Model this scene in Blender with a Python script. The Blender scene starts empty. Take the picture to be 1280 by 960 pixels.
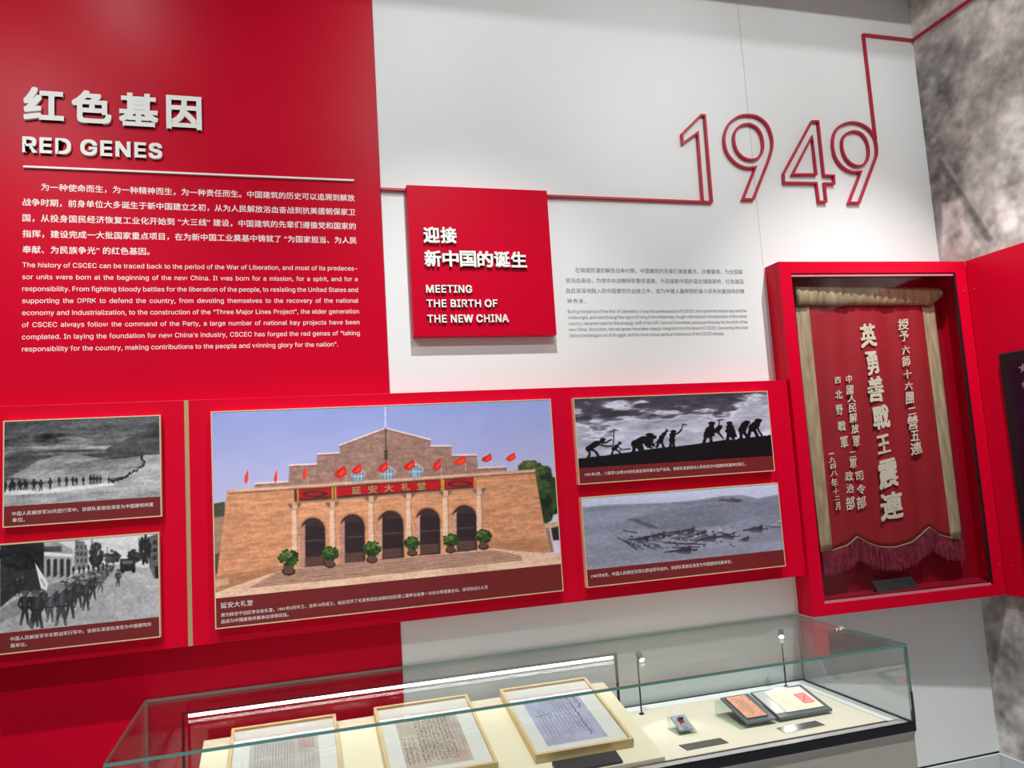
import bpy, bmesh, math, random, os
import numpy as np
from mathutils import Vector, Matrix, noise as mnoise

# ------------------------------------------------------------------ camera
CAMP = np.array([0.0, -3.2, 1.63])
FPX = 976.759
def _rot(w):
    t = np.linalg.norm(w); k = w / t
    K = np.array([[0, -k[2], k[1]], [k[2], 0, -k[0]], [-k[1], k[0], 0]])
    return np.eye(3) + math.sin(t) * K + (1 - math.cos(t)) * K @ K
MC = _rot(np.array([-0.11326219, -0.28028403, -0.04667756])) @ np.array([[1, 0, 0], [0, 0, -1], [0, 1, 0]], float)
sc = bpy.context.scene
COL = sc.collection
cd = bpy.data.cameras.new('camera'); cam = bpy.data.objects.new('camera', cd); COL.objects.link(cam)
cd.sensor_width = 36; cd.lens = FPX / 1280 * 36; cd.clip_start = 0.05
R = Matrix((MC[0], -MC[1], -MC[2])).transposed()
cam.matrix_world = Matrix.Translation(CAMP) @ R.to_4x4()
sc.camera = cam

# ------------------------------------------------------------------ world, lights, exposure
sc.view_settings.view_transform = 'Standard'; sc.view_settings.look = 'None'
sc.view_settings.gamma = 1; sc.view_settings.use_curve_mapping = False
sc.view_settings.exposure = 0.0
w = bpy.data.worlds.new('world'); sc.world = w; w.use_nodes = True
w.node_tree.nodes['Background'].inputs[0].default_value = (1.0, 0.985, 0.96, 1)
w.node_tree.nodes['Background'].inputs[1].default_value = 0.30

def spot(name, loc, target, power, size, blend, col=(.965, 1, .985), rad=.03):
    l = bpy.data.lights.new(name, 'SPOT'); l.energy = power; l.spot_size = math.radians(size); l.spot_blend = blend
    l.shadow_soft_size = rad; l.color = col
    o = bpy.data.objects.new(name, l); COL.objects.link(o); o.location = loc
    o.rotation_euler = (Vector(target) - Vector(loc)).to_track_quat('-Z', 'Y').to_euler()
    return o
# near track (steep light) and far track (flatter light), both above the slot in front of the wall
for x, tx, p, pc_ in ((-0.8, -0.8, 270, 42), (0.75, 0.78, 320, 28), (2.65, 2.85, 500, 26)):
    spot('track_and_fill_light', (x, -1.34, 4.35), (tx, 0, -1.0), p, 66, 1.0)
    spot('track_and_fill_light', (x, -1.345, 4.35), (tx, 0, 2.6), pc_, 110, 1.0)  # unseen wide fill spot added at each near lamp to brighten the upper wall
for x, tx, tz_, p, sz in ((-1.7, -1.1, 1.6, 250, 66), (1.0, 1.0, 3.15, 150, 54), (2.6, 2.5, 3.25, 140, 54)):
    spot('track_and_fill_light', (x, -3.0, 4.505), (tx, 0, tz_), p, sz, 1.0)

# ------------------------------------------------------------------ helpers
def ray(u, v):
    return MC.T @ np.array([(u - 640) / FPX, (v - 480) / FPX, 1.0])
def at(u, v, y=None, x=None, z=None):
    r = ray(u, v)
    if y is not None: t = (y - CAMP[1]) / r[1]
    elif x is not None: t = (x - CAMP[0]) / r[0]
    else: t = (z - CAMP[2]) / r[2]
    return CAMP + t * r
def lin(c):
    c = np.asarray(c, float) / 255.0
    return np.where(c <= .04045, c / 12.92, ((c + .055) / 1.055) ** 2.4)

def mat(name, col, rough=.5, metal=0, spec=.5, emit=None, bump=0, bscale=50, var=0, vscale=4, coat=0, stretch=None):
    m = bpy.data.materials.new(name); m.use_nodes = True; nt = m.node_tree; b = nt.nodes['Principled BSDF']
    b.inputs['Base Color'].default_value = (*col, 1); b.inputs['Roughness'].default_value = rough
    b.inputs['Metallic'].default_value = metal; b.inputs['Specular IOR Level'].default_value = spec
    b.inputs['Coat Weight'].default_value = coat
    if emit: b.inputs['Emission Color'].default_value = (*emit[0], 1); b.inputs['Emission Strength'].default_value = emit[1]
    tc = nt.nodes.new('ShaderNodeTexCoord')
    src = tc.outputs['Object']
    if stretch:
        mp = nt.nodes.new('ShaderNodeMapping'); mp.inputs['Scale'].default_value = stretch
        nt.links.new(src, mp.inputs[0]); src = mp.outputs[0]
    if var:
        n = nt.nodes.new('ShaderNodeTexNoise'); n.inputs['Scale'].default_value = vscale; n.inputs['Detail'].default_value = 5
        nt.links.new(src, n.inputs['Vector'])
        r = nt.nodes.new('ShaderNodeValToRGB')
        r.color_ramp.elements[0].position = .3; r.color_ramp.elements[1].position = .7
        r.color_ramp.elements[0].color = (*[c * (1 - var) for c in col], 1)
        r.color_ramp.elements[1].color = (*[min(1, c * (1 + var)) for c in col], 1)
        nt.links.new(n.outputs[0], r.inputs[0]); nt.links.new(r.outputs[0], b.inputs['Base Color'])
    if bump:
        n = nt.nodes.new('ShaderNodeTexNoise'); n.inputs['Scale'].default_value = bscale; n.inputs['Detail'].default_value = 4
        bp = nt.nodes.new('ShaderNodeBump'); bp.inputs['Strength'].default_value = bump; bp.inputs['Distance'].default_value = .002
        nt.links.new(src, n.inputs['Vector']); nt.links.new(n.outputs[0], bp.inputs['Height']); nt.links.new(bp.outputs[0], b.inputs['Normal'])
    return m
def glass(name, tint=(.93, .97, .96), gloss=1.0):
    m = bpy.data.materials.new(name); m.use_nodes = True; nt = m.node_tree; nt.nodes.clear()
    o = nt.nodes.new('ShaderNodeOutputMaterial'); mx = nt.nodes.new('ShaderNodeMixShader')
    t = nt.nodes.new('ShaderNodeBsdfTransparent'); t.inputs[0].default_value = (*tint, 1)
    g = nt.nodes.new('ShaderNodeBsdfGlossy'); g.inputs['Roughness'].default_value = .0; g.inputs[0].default_value = (gloss, gloss, gloss, 1)
    f = nt.nodes.new('ShaderNodeFresnel'); ge = nt.nodes.new('ShaderNodeNewGeometry')
    mm = nt.nodes.new('ShaderNodeMix'); mm.data_type = 'FLOAT'; mm.inputs[2].default_value = 1.5; mm.inputs[3].default_value = 1 / 1.5
    nt.links.new(ge.outputs['Backfacing'], mm.inputs[0]); nt.links.new(mm.outputs[0], f.inputs['IOR'])
    nt.links.new(f.outputs[0], mx.inputs[0]); nt.links.new(t.outputs[0], mx.inputs[1]); nt.links.new(g.outputs[0], mx.inputs[2])
    nt.links.new(mx.outputs[0], o.inputs[0]); return m
def vcmat(name, rough=.35, spec=.4):
    m = bpy.data.materials.new(name); m.use_nodes = True; nt = m.node_tree; b = nt.nodes['Principled BSDF']
    a = nt.nodes.new('ShaderNodeAttribute'); a.attribute_name = 'Col'
    nt.links.new(a.outputs['Color'], b.inputs['Base Color']); b.inputs['Roughness'].default_value = rough
    b.inputs['Specular IOR Level'].default_value = spec
    return m

M = dict(
    white=mat('white_wall_paint', (.80, .82, .82), .55, var=.015, vscale=2),
    red=mat('satin_red_paint', (.56, .001, .022), .33, spec=.08, bump=.05, bscale=300),
    redp=mat('red_panel_paint', (.64, .001, .024), .33, spec=.12),
    redline=mat('red_outline_acrylic', (.50, .006, .035), .4),
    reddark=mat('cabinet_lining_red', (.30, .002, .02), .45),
    gold=mat('brushed_gold_trim', (.58, .40, .20), .4, metal=.4),
    goldl=mat('pale_gold_edge', (.85, .66, .42), .35, metal=.3),
    letter=mat('raised_letter_white', (.83, .83, .79), .45),
    ink=mat('white_print', (.88, .86, .84), .6),
    grey=mat('grey_print', (.035, .04, .045), .6),
    greyl=mat('light_grey_print', (.09, .095, .10), .6),
    cap=mat('caption_maroon', (.19, .018, .020), .35, spec=.4),
    black=mat('black_gasket_and_refraction', (.008, .008, .012), .35),
    metalb=mat('black_metal', (.02, .015, .018), .35, metal=.5),
    cream=mat('cream_fabric', (.78, .70, .56), .85, bump=.15, bscale=400, var=.02, vscale=12),
    creamd=mat('cream_riser_fabric', (.78, .70, .52), .85, bump=.15, bscale=400),
    inner=mat('white_border', (.82, .82, .82), .5),
    body=mat('grey_cabinet_laminate', (.50, .48, .44), .5),
    steel=mat('steel_lip', (.55, .56, .56), .3, metal=.8),
    skirting=mat('glossy_grey_skirting', (.62, .65, .66), .18),
    gap=mat('dark_shadow_gap', (.12, .12, .12), .7),
    floor=mat('pale_grey_floor_tile', (.52, .53, .53), .25, var=.05, vscale=3),
    ceil=mat('ceiling_paint', (.50, .48, .46), .8),
    wood=mat('pale_gold_wood', (.68, .50, .24), .4, var=.10, vscale=14, stretch=(1, 6, 1)),
    mat_=mat('white_mount_board', (.90, .88, .82), .8),
    glass=glass('clear_glass', (.965, .985, .98)),
    cglass=glass('cabinet_glass', (.985, .985, .985), .6),
    acryl=glass('clear_acrylic', (.86, .93, .90)),
    gedge=mat('green_glass_edge', (.15, .36, .32), .12, spec=.8),
    lamp=mat('lit_diffuser', (1, 1, 1), .5, emit=((1, .985, .95), 12.0)),
    lens=mat('lit_lens', (1, 1, 1), .5, emit=((1, .96, .88), 25.0)),
    cloth=mat('banner_red_silk', (.36, .012, .022), .6, bump=.2, bscale=120, var=.08, vscale=7),
    band=mat('olive_gold_velvet', (.45, .36, .22), .62, bump=.4, bscale=60, var=.32, vscale=16, stretch=(3, 1, .5)),
    bandt=mat('olive_gold_velvet_header', (.34, .26, .15), .7, bump=.4, bscale=60, var=.35, vscale=14, stretch=(3.5, 1, .4)),
    piping=mat('gold_piping', (.27, .19, .10), .6),
    fringe=mat('maroon_fringe_thread', (.50, .075, .14), .7, var=.35, vscale=40),
    calli=mat('cream_applique', (.76, .70, .56), .75),
    placard=mat('black_placard', (.025, .025, .028), .35),
    placardg=mat('dark_grey_placard', (.13, .125, .115), .3, metal=.3),
    screen=mat('dark_screen', (.012, .004, .012), .12, emit=((.10, .01, .10), .035)),
    slate=mat('slate_grey_base', (.14, .16, .18), .3),
    print=vcmat('printed_photo'), paper=vcmat('aged_paper', .8, .2), mural=vcmat('grey_mural_print', .6, .25),
)
def link(o, parent=None):
    COL.objects.link(o)
    if parent: o.parent = parent
    return o
def tag(o, label, cat, group=None, kind=None):
    if label: o['label'] = label
    if cat: o['category'] = cat
    if group: o['group'] = group
    if kind: o['kind'] = kind
    return o
def thing(name, label, cat, group=None, loc=(0, 0, 0)):
    o = bpy.data.objects.new(name, None); o.empty_display_size = .05; o.location = loc
    return tag(link(o), label, cat, group)
def pm(name, verts, faces, material, parent=None, smooth=False, mats=None, mi=None):
    me = bpy.data.meshes.new(name)
    if parent is not None:
        L = parent.location; verts = [(v[0] - L[0], v[1] - L[1], v[2] - L[2]) for v in verts]
    me.from_pydata([tuple(v) for v in verts], [], faces)
    for m in (mats or [material]): me.materials.append(m)
    if mi: me.polygons.foreach_set('material_index', mi)
    if smooth: me.polygons.foreach_set('use_smooth', [True] * len(me.polygons))
    bm = bmesh.new(); bm.from_mesh(me); bmesh.ops.recalc_face_normals(bm, faces=bm.faces); bm.to_mesh(me); bm.free()
    o = bpy.data.objects.new(name, me); link(o, parent)
    return o
BF = [(0, 3, 2, 1), (4, 5, 6, 7), (0, 1, 5, 4), (1, 2, 6, 5), (2, 3, 7, 6), (3, 0, 4, 7)]
def boxv(x0, x1, y0, y1, z0, z1):
    return [(x0, y0, z0), (x1, y0, z0), (x1, y1, z0), (x0, y1, z0), (x0, y0, z1), (x1, y0, z1), (x1, y1, z1), (x0, y1, z1)]
def box(name, b, material, parent=None, bev=0, **k):
    o = pm(name, boxv(*b), BF, material, parent, **k)
    if bev: bevel(o, bev)
    return o
def bevel(o, wdt, seg=2):
    bm = bmesh.new(); bm.from_mesh(o.data)
    bmesh.ops.bevel(bm, geom=bm.edges[:], offset=wdt, segments=seg, affect='EDGES', profile=.5)
    bm.to_mesh(o.data); bm.free()
def boxes(name, bs, material, parent=None, **k):
    V, Fc = [], []
    for b in bs:
        n = len(V); V += boxv(*b); Fc += [tuple(i + n for i in f) for f in BF]
    return pm(name, V, Fc, material, parent, **k)
def tube(name, p0, p1, r, material, parent=None, n=12, r2=None):
    p0 = Vector(p0); p1 = Vector(p1); d = (p1 - p0).normalized(); a = d.orthogonal().normalized(); b = d.cross(a)
    r2 = r if r2 is None else r2; V = []
    for p, rr in ((p0, r), (p1, r2)):
        for i in range(n):
            t = 2 * math.pi * i / n; V.append(p + (a * math.cos(t) + b * math.sin(t)) * rr)
    Fc = [(i, (i + 1) % n, n + (i + 1) % n, n + i) for i in range(n)] + [tuple(range(n)), tuple(range(n, 2 * n))]
    return pm(name, V, Fc, material, parent, smooth=False)

# ---- lettering
try: INTER = bpy.data.fonts.load(os.path.join(bpy.utils.system_resource('DATAFILES'), 'fonts', 'Inter.woff2'))   # Blender's own interface face
except Exception: INTER = None
def glyphs(body, size, bold=0, depth=0, res=None, sc_=1, sw=1, shear=0):
    c = bpy.data.curves.new('g', 'FONT'); c.body = body; c.size = size; c.offset = bold * size
    if INTER and all(ord(q) < 0x2100 for q in body): c.font = INTER; c.extrude = depth / 2
    if res is None: res = 2 if any(ord(q) > 0x2100 for q in body) else 4
    c.resolution_u = res; c.space_character = sc_; c.space_word = sw; c.shear = shear
    o = bpy.data.objects.new('g', c); COL.objects.link(o)
    bpy.context.view_layer.update()
    me = bpy.data.meshes.new_from_object(o.evaluated_get(bpy.context.evaluated_depsgraph_get()))
    COL.objects.unlink(o); bpy.data.objects.remove(o); bpy.data.curves.remove(c)
    return me
def ext(me):
    n = len(me.vertices); a = np.empty(n * 3, 'f'); me.vertices.foreach_get('co', a); a = a.reshape(-1, 3); return a
def setv(me, a): me.vertices.foreach_set('co', a.astype('f').ravel()); me.update()
def line(body, x0, x1, z, y, size, material, parent, bold=0, depth=.0006, cjk=False, xs=1.0, name='text_line', just=True, fat=0):
    """one printed line, left edge x0, right edge x1, baseline z, standing on plane y (facing -y)"""
    if cjk: bold = 0
    if size is None:
        b0 = ext(glyphs(body, 1)); size = (x1 - x0) / (b0[:, 0].max() - b0[:, 0].min()) * .985
    me = glyphs(body, size, bold, depth); a = ext(me); W = (a[:, 0].max() - a[:, 0].min()) * xs; T = x1 - x0
    if just:
        me2 = glyphs(body, size, bold, depth, sc_=1.2 if cjk else 1, sw=1 if cjk else 1.5); b = ext(me2)
        W2 = (b[:, 0].max() - b[:, 0].min()) * xs
        if W2 - W > 1e-6:
            k = (T - W) / (W2 - W); k = max(-.5, min(3, k))
            me = glyphs(body, size, bold, depth, sc_=1 + .2 * k if cjk else 1, sw=1 if cjk else 1 + .5 * k); a = ext(me)
    W = a[:, 0].max() - a[:, 0].min(); s = T / W
    v = np.stack([x0 + (a[:, 0] - a[:, 0].min()) * s, y - depth / 2 - a[:, 2], z + a[:, 1]], 1)
    L = parent.location if parent else (0, 0, 0); v -= np.array(L)
    setv(me, v)
    if fat:
        V = []; Fc = []; n = len(v); pf = [tuple(p.vertices) for p in me.polygons]
        for k, (dx, dz) in enumerate(((-1, -1), (1, -1), (-1, 1), (1, 1))):
            V += [(q[0] + dx * fat * size, q[1] - k * .00003, q[2] + dz * fat * size) for q in v]; Fc += [tuple(i + k * n for i in f) for f in pf]
        me = bpy.data.meshes.new(name); me.from_pydata(V, [], Fc); me.update()
    me.materials.append(material); me.name = name
    return link(bpy.data.objects.new(name, me), parent)
def char(ch, cx, cz, wd, ht, y, material, parent, bold=.02, depth=.02, rotz=0, shear=0, brush=0, name='character', seed=0):
    """a single raised glyph fitted to a box centred on cx, cz"""
    me = glyphs(ch, 1, 0, 0, res=3, shear=shear); a = ext(me)
    lo = a.min(0); hi = a.max(0)
    ww = max(hi[0] - lo[0], .01); hh = max(hi[1] - lo[1], .01)
    if wd is None: wd = ht * ww / hh
    if ht is None: ht = wd * hh / ww
    em = max(wd, ht); r = bold * em                      # heavier weight: the outline repeated around itself
    iw, ih = max(wd - 2 * r, wd * .3), max(ht - 2 * r, ht * .12)
    p = np.stack([(a[:, 0] - (lo[0] + hi[0]) / 2) / ww * iw, (a[:, 1] - (lo[1] + hi[1]) / 2) / hh * ih], 1)
    if brush:
        for i, q in enumerate(p):
            f = 5.0 / ht
            d = mnoise.noise_vector(Vector((q[0] * f + seed, q[1] * f, seed * 3.1)))
            p[i, 0] += d[0] * brush * ht; p[i, 1] += d[1] * brush * ht
    c, s = math.cos(rotz), math.sin(rotz)
    src = bmesh.new(); src.from_mesh(me); src.verts.ensure_lookup_table()
    loops = [[v.index for v in f.verts] for f in src.faces]
    edge = [(e.verts[0].index, e.verts[1].index) for e in src.edges if len(e.link_faces) == 1]; src.free()
    V, Fc = [], []; n = len(p)
    offs = [(0, 0)] + ([(i * r, j * r) for i in (-1, 0, 1) for j in (-1, 0, 1) if i or j] if r > 0 else [])
    for k, (ox, oz) in enumerate(offs):
        X = (p[:, 0] + ox) * c - (p[:, 1] + oz) * s + cx; Z = (p[:, 0] + ox) * s + (p[:, 1] + oz) * c + cz
        yf = y - depth + k * .00002; o_ = len(V)
        V += [(X[i], yf, Z[i]) for i in range(n)] + [(X[i], y, Z[i]) for i in range(n)]
        Fc += [tuple(i + o_ for i in lp_) for lp_ in loops] + [(a_ + o_, b_ + o_, b_ + n + o_, a_ + n + o_) for a_, b_ in edge]
    me = bpy.data.meshes.new(name); me.from_pydata(V, [], Fc); me.update()
    me.materials.clear(); me.materials.append(material); me.name = name
    o = link(bpy.data.objects.new(name, me), parent)
    if parent: o.location = -Vector(parent.location)
    return o
def chars(body, x0, x1, zb, zt, y, material, parent, bold, depth):
    """raised word, every glyph its own part, spread from x0 to x1; zb..zt = band of the full-height glyphs"""
    me = glyphs(body, 1, 0, 0); a = ext(me); W0, W1 = a[:, 0].min(), a[:, 0].max(); zmin, zmax = a[:, 1].min(), a[:, 1].max()
    pos = 0
    for i, ch in enumerate(body):
        if ch == ' ': continue
        pre = glyphs(body[:i + 1], 1, 0, 0); pa = ext(pre); hi = pa[:, 0].max()
        g = ext(glyphs(ch, 1, 0, 0)); gw = g[:, 0].max() - g[:, 0].min(); lo = hi - gw
        f = (x1 - x0) / (W1 - W0); fz = (zt - zb) / (zmax - zmin)
        char(ch, x0 + ((lo + hi) / 2 - W0) * f, zb + ((g[:, 1].min() + g[:, 1].max()) / 2 - zmin) * fz, gw * f * 1.04,
             (g[:, 1].max() - g[:, 1].min()) * fz * 1.04, y, material, parent, bold, depth)

# ---- raster painting of flat prints (authored in picture coordinates, stored as a colour attribute)
def fbm(h, w_, cx, cy, seed, oct_=4, pers=.55):
    rs = np.random.RandomState(seed); out = np.zeros((h, w_)); amp = 1; tot = 0
    yy = np.linspace(0, 1, h)[:, None] * np.ones((1, w_)); xx = np.linspace(0, 1, w_)[None] * np.ones((h, 1))
    for o in range(oct_):
        gx, gy = max(2, int(cx * 2 ** o)), max(2, int(cy * 2 ** o)); g = rs.rand(gy + 2, gx + 2)
        fx = xx * gx; fy = yy * gy; ix = np.minimum(fx.astype(int), gx); iy = np.minimum(fy.astype(int), gy); fx = fx - ix; fy = fy - iy
        fx = fx * fx * (3 - 2 * fx); fy = fy * fy * (3 - 2 * fy)
        out += amp * ((g[iy, ix] * (1 - fx) + g[iy, ix + 1] * fx) * (1 - fy) + (g[iy + 1, ix] * (1 - fx) + g[iy + 1, ix + 1] * fx) * fy)
        tot += amp; amp *= pers
    return out / tot
class Pic:
    def __init__(s, W, H, tf):       # tf maps authoring coords -> (u,v) in 0..1, v downwards
        s.W, s.H, s.tf = W, H, tf; s.a = np.zeros((H, W, 3))
    def m(s, pts): return [(u * (s.W - 1), v * (s.H - 1)) for u, v in (s.tf(*p) for p in pts)]
    def mask(s, P):
        P = np.array(P); x0 = max(0, int(P[:, 0].min()) - 1); x1 = min(s.W, int(P[:, 0].max()) + 3)
        y0 = max(0, int(P[:, 1].min()) - 1); y1 = min(s.H, int(P[:, 1].max()) + 3)
        if x1 <= x0 or y1 <= y0: return None
        acc = np.zeros((y1 - y0, x1 - x0)); n = len(P)
        for ox, oy in ((-.25, -.25), (.25, -.25), (-.25, .25), (.25, .25)):
            X = np.arange(x0, x1)[None] + ox; Y = np.arange(y0, y1)[:, None] + oy; ins = np.zeros(acc.shape, bool)
            for i in range(n):
                xa, ya = P[i]; xb, yb = P[(i + 1) % n]
                if ya == yb: continue
                c = ((ya > Y) != (yb > Y)); ins ^= c & (X < (xb - xa) * (Y - ya) / (yb - ya) + xa)
            acc += ins
        return slice(y0, y1), slice(x0, x1), acc / 4
    def poly(s, pts, col, al=1.0, raw=False, tex=None):
        r = s.mask(pts if raw else s.m(pts))
        if r is None: return
        sy, sx, k = r; k = (k * al)[..., None]; c = np.array(col, float)
        if tex is not None: c = c * tex[sy, sx][..., None]
        s.a[sy, sx] = s.a[sy, sx] * (1 - k) + c * k
    def ell(s, cx, cy, rx, ry, col, al=1.0, tex=None, rot=0, n=16):
        cr, sr = math.cos(rot), math.sin(rot)
        s.poly([(cx + rx * math.cos(t) * cr - ry * math.sin(t) * sr, cy + rx * math.cos(t) * sr + ry * math.sin(t) * cr) for t in [2 * math.pi * i / n for i in range(n)]], col, al, tex=tex)
    def seg(s, pts, wd, col, al=1.0):
        for (xa, ya), (xb, yb) in zip(pts[:-1], pts[1:]):
            d = math.hypot(xb - xa, yb - ya) or 1; nx, ny = -(yb - ya) / d * wd / 2, (xb - xa) / d * wd / 2
            s.poly([(xa + nx, ya + ny), (xb + nx, yb + ny), (xb - nx, yb - ny), (xa - nx, ya - ny)], col, al)
    def blur(s, k=1):
        q = np.array([1, 2, 1]) / 4.0
        for _ in range(k):
            p = np.pad(s.a, ((1, 1), (1, 1), (0, 0)), 'edge')
            p = q[0] * p[:-2] + q[1] * p[1:-1] + q[2] * p[2:]
            s.a = q[0] * p[:, :-2] + q[1] * p[:, 1:-1] + q[2] * p[:, 2:]
    def blob(s, cx, cy, rx, ry, col, rnd, n=60, k=.25):
        for i in range(n):
            t = rnd.random() * 6.28; q = math.sqrt(rnd.random()); f = rnd.uniform(.55, 1.35)
            s.ell(cx + rx * q * math.cos(t), cy + ry * q * math.sin(t), rx * k, ry * k, [c * f for c in col], n=7)
def picmesh(pic, corner, name, material, parent, gain=.74):
    """corner(u,v)->xyz; builds a grid carrying the picture"""
    H, W = pic.H, pic.W
    uu, vv = np.meshgrid(np.linspace(0, 1, W), np.linspace(0, 1, H))
    P = corner(uu, vv).reshape(-1, 3)
    if parent: P = P - np.array(parent.location)
    idx = np.arange(H * W).reshape(H, W)
    q = np.stack([idx[1:, :-1], idx[1:, 1:], idx[:-1, 1:], idx[:-1, :-1]], -1).reshape(-1, 4)
    me = bpy.data.meshes.new(name); me.vertices.add(len(P)); me.vertices.foreach_set('co', P.astype('f').ravel())
    me.loops.add(q.size); me.loops.foreach_set('vertex_index', q.astype('i').ravel())
    me.polygons.add(len(q)); me.polygons.foreach_set('loop_start', np.arange(0, q.size, 4, dtype='i'))
    me.update(calc_edges=True)
    c = np.ones((H * W, 4), 'f'); c[:, :3] = np.clip(lin(np.clip(pic.a, 0, 255)).reshape(-1, 3) / gain, 0, .95)
    at_ = me.color_attributes.new('Col', 'FLOAT_COLOR', 'POINT'); at_.data.foreach_set('color', c.ravel())
    me.materials.append(material)
    return link(bpy.data.objects.new(name, me), parent)

rnd = random.Random(7)

# ------------------------------------------------------------------ the room
XR = 3.288; XL = -5.0; ZC = 4.0
tag(box('floor', (XL, XR + .3, -7, .1, -.05, 0), M['floor']), 'pale glossy grey floor', None, kind='structure')
wb = tag(box('wall_back', (XL, XR + .1, .012, .12, 0, 4.8), M['gap']), 'white back wall of flat panels with a fine vertical joint', None, kind='structure')
box('panel', (.411, 2.2285, 0, .012, .108, 4.8), M['white'], wb)
box('panel', (2.2305, XR, 0, .012, .108, 4.8), M['white'], wb)
# side wall with its grey mural
wr = tag(box('wall_right', (XR + .004, XR + .12, -7, .0, 0, 4.8), M['white']), 'right side wall covered by a grey mural', None, kind='structure')
ce = tag(boxes('ceiling', [(XL, XR + .1, -.629, .0, ZC, 4.10), (XL, XR + .1, -.66, -.629, ZC, 4.8), (XL, XR + .1, -7, .1, 4.8, 4.85)], M['ceil']), 'plain ceiling with a lighting slot', None, kind='structure')
bb = tag(box('baseboard_back', (.411, XR - .013, -.013, .0, 0, .100), M['skirting'], bev=.002), 'glossy grey skirting below the white wall', None, kind='structure')
bs = tag(box('baseboard_right', (XR - .013, XR, -7, -.0005, 0, .100), M['skirting'], bev=.002), 'glossy grey skirting below the mural', None, kind='structure')

# mural
def mural():
    H, W = 520, 470; y1 = -3.6
    def tf(px, py):
        p = at(1040 + px / 2.909, py / 2.909, x=XR); return (-p[1] / 3.6, (4.0 - p[2]) / 4.0)
    P = Pic(W, H, tf)
    n1 = fbm(H, W, 6, 7, 3, 6, .62); n2 = fbm(H, W, 22, 26, 9, 4, .6); n3 = fbm(H, W, 3, 3, 5, 2)
    g = 134 + (n1 - .5) * 150 + (n2 - .5) * 75 + (n3 - .5) * 30
    v = np.linspace(0, 1, H)[:, None]
    P.a[:] = g[..., None] * np.array([1.02, .985, .965])
    t = .55 + n2 * .9
    for pts, c, a in (([(300, 170), (698, 190), (698, 330), (470, 470), (330, 440), (310, 230)], (106, 102, 100), .35),
                      ([(340, 520), (698, 560), (698, 700), (420, 640), (350, 580)], (112, 107, 105), .35),
                      ([(275, 0), (698, 0), (698, 130), (300, 165)], (160, 153, 150), .45),
                      ([(400, 740), (470, 730), (480, 800), (540, 900), (400, 950)], (190, 176, 172), .45),
                      ([(590, 700), (698, 660), (698, 820), (600, 850)], (182, 168, 165), .4),
                      ([(410, 780), (450, 760), (480, 850), (450, 880)], (110, 104, 104), .5)):
        P.poly(pts, c, a, tex=t)
    P.poly([(378, 590), (400, 572), (590, 868), (566, 884)], (84, 80, 79), .95)
    P.poly([(396, 574), (404, 568), (602, 880), (594, 880)], (175, 168, 164), .5)
    for i in range(150):
        x = rnd.uniform(300, 700); y = rnd.uniform(160, 900); r_ = rnd.uniform(4, 14)
        P.ell(x, y, r_, r_ * rnd.uniform(.5, 1.2), rnd.choice([(98, 94, 93), (172, 165, 161), (120, 116, 113)]), .35, n=9)
    k = np.array([1, 2, 1]) / 4.0
    for _ in range(1):
        P.a = np.apply_along_axis(lambda q: np.convolve(np.pad(q, 1, 'edge'), k, 'valid'), 0, P.a)
        P.a = np.apply_along_axis(lambda q: np.convolve(np.pad(q, 1, 'edge'), k, 'valid'), 1, P.a)
    P.a += ((fbm(H, W, 80, 95, 19, 3, .6) - .5) * 62)[..., None]
    o = picmesh(P, lambda u, v: np.stack([np.full_like(u, XR), -u * 3.6, 4.0 * (1 - v)], -1), 'mural', M['mural'], wr, .45)
    o['label'] = 'blurry grey monochrome mural with a dark slanting pole'
mural()

# ------------------------------------------------------------------ red wall panel with its heading and text
rp = thing('wall_panel', 'tall red wall panel with raised white heading and white body text', 'wall panel')
box('board', (XL, .409, -.006, .012, 0, 4.8), M['red'], rp)
YR = -.006
def pxw(u, v, y): p = at(u, v, y=y); return p[0], p[2]
z1 = sum(CAMP[2] * 0 + at(*q, y=YR - .01)[2] for q in ((28.9, 208.2), (442.4, 224.8))) / 2
x0 = at(28.9, 208.2, y=YR - .01)[0]; x1 = at(442.4, 224.8, y=YR - .01)[0]
box('divider_line', (x0, x1, YR - .01, YR, z1 - .0035, z1 + .0035), M['letter'], rp)
YT = YR - .013
for ch, (a_, b_, c_, d_) in zip('红色基因', ((74, 70, 202, 181), (226, 80, 352, 190), (375, 88, 500, 200), (524, 97, 638, 209))):
    xa, za = pxw(a_ / 2.527, 80 + b_ / 2.527, YT); xb, zb = pxw(c_ / 2.527, 80 + d_ / 2.527, YT)
    char(ch, (xa + xb) / 2, (za + zb) / 2, xb - xa, za - zb, YR, M['letter'], rp, .032, .013)
xa, zt = pxw(71 / 2.527, 80 + 228 / 2.527, YT); _, zb = pxw(71 / 2.527, 80 + 278 / 2.527, YT); xb, _ = pxw(511 / 2.527, 80 + 265 / 2.527, YT)
chars('RED GENES', xa, xb, zb, zt, YR, M['letter'], rp, .045, .012)
LL = ['为一种使命而生，为一种精神而生，为一种责任而生。中国建筑的历史可以追溯到解放',
      '战争时期，前身单位大多诞生于新中国建立之初，从为人民解放浴血奋战到抗美援朝保家卫',
      '国，从投身国民经济恢复工业化开始到 “大三线” 建设，中国建筑的先辈们遵循党和国家的',
      '指挥，建设完成一大批国家重点项目，在为新中国工业奠基中铸就了 “为国家担当、为人民',
      '奉献、为民族争光” 的红色基因。']
def baz(u, v, y=YR): return at(u, v, y=y)
XA = baz(28.3, 258)[0]; XB = baz(444, 268)[0]; em = (XB - XA) / 40
zz = [baz(51, 238.3)[2], baz(28.3, 257.2)[2], baz(28.3, 277.2)[2], baz(28.3, 296.6)[2], baz(28.3, 316.6)[2]]
step = (zz[1] - zz[4]) / 3
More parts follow.
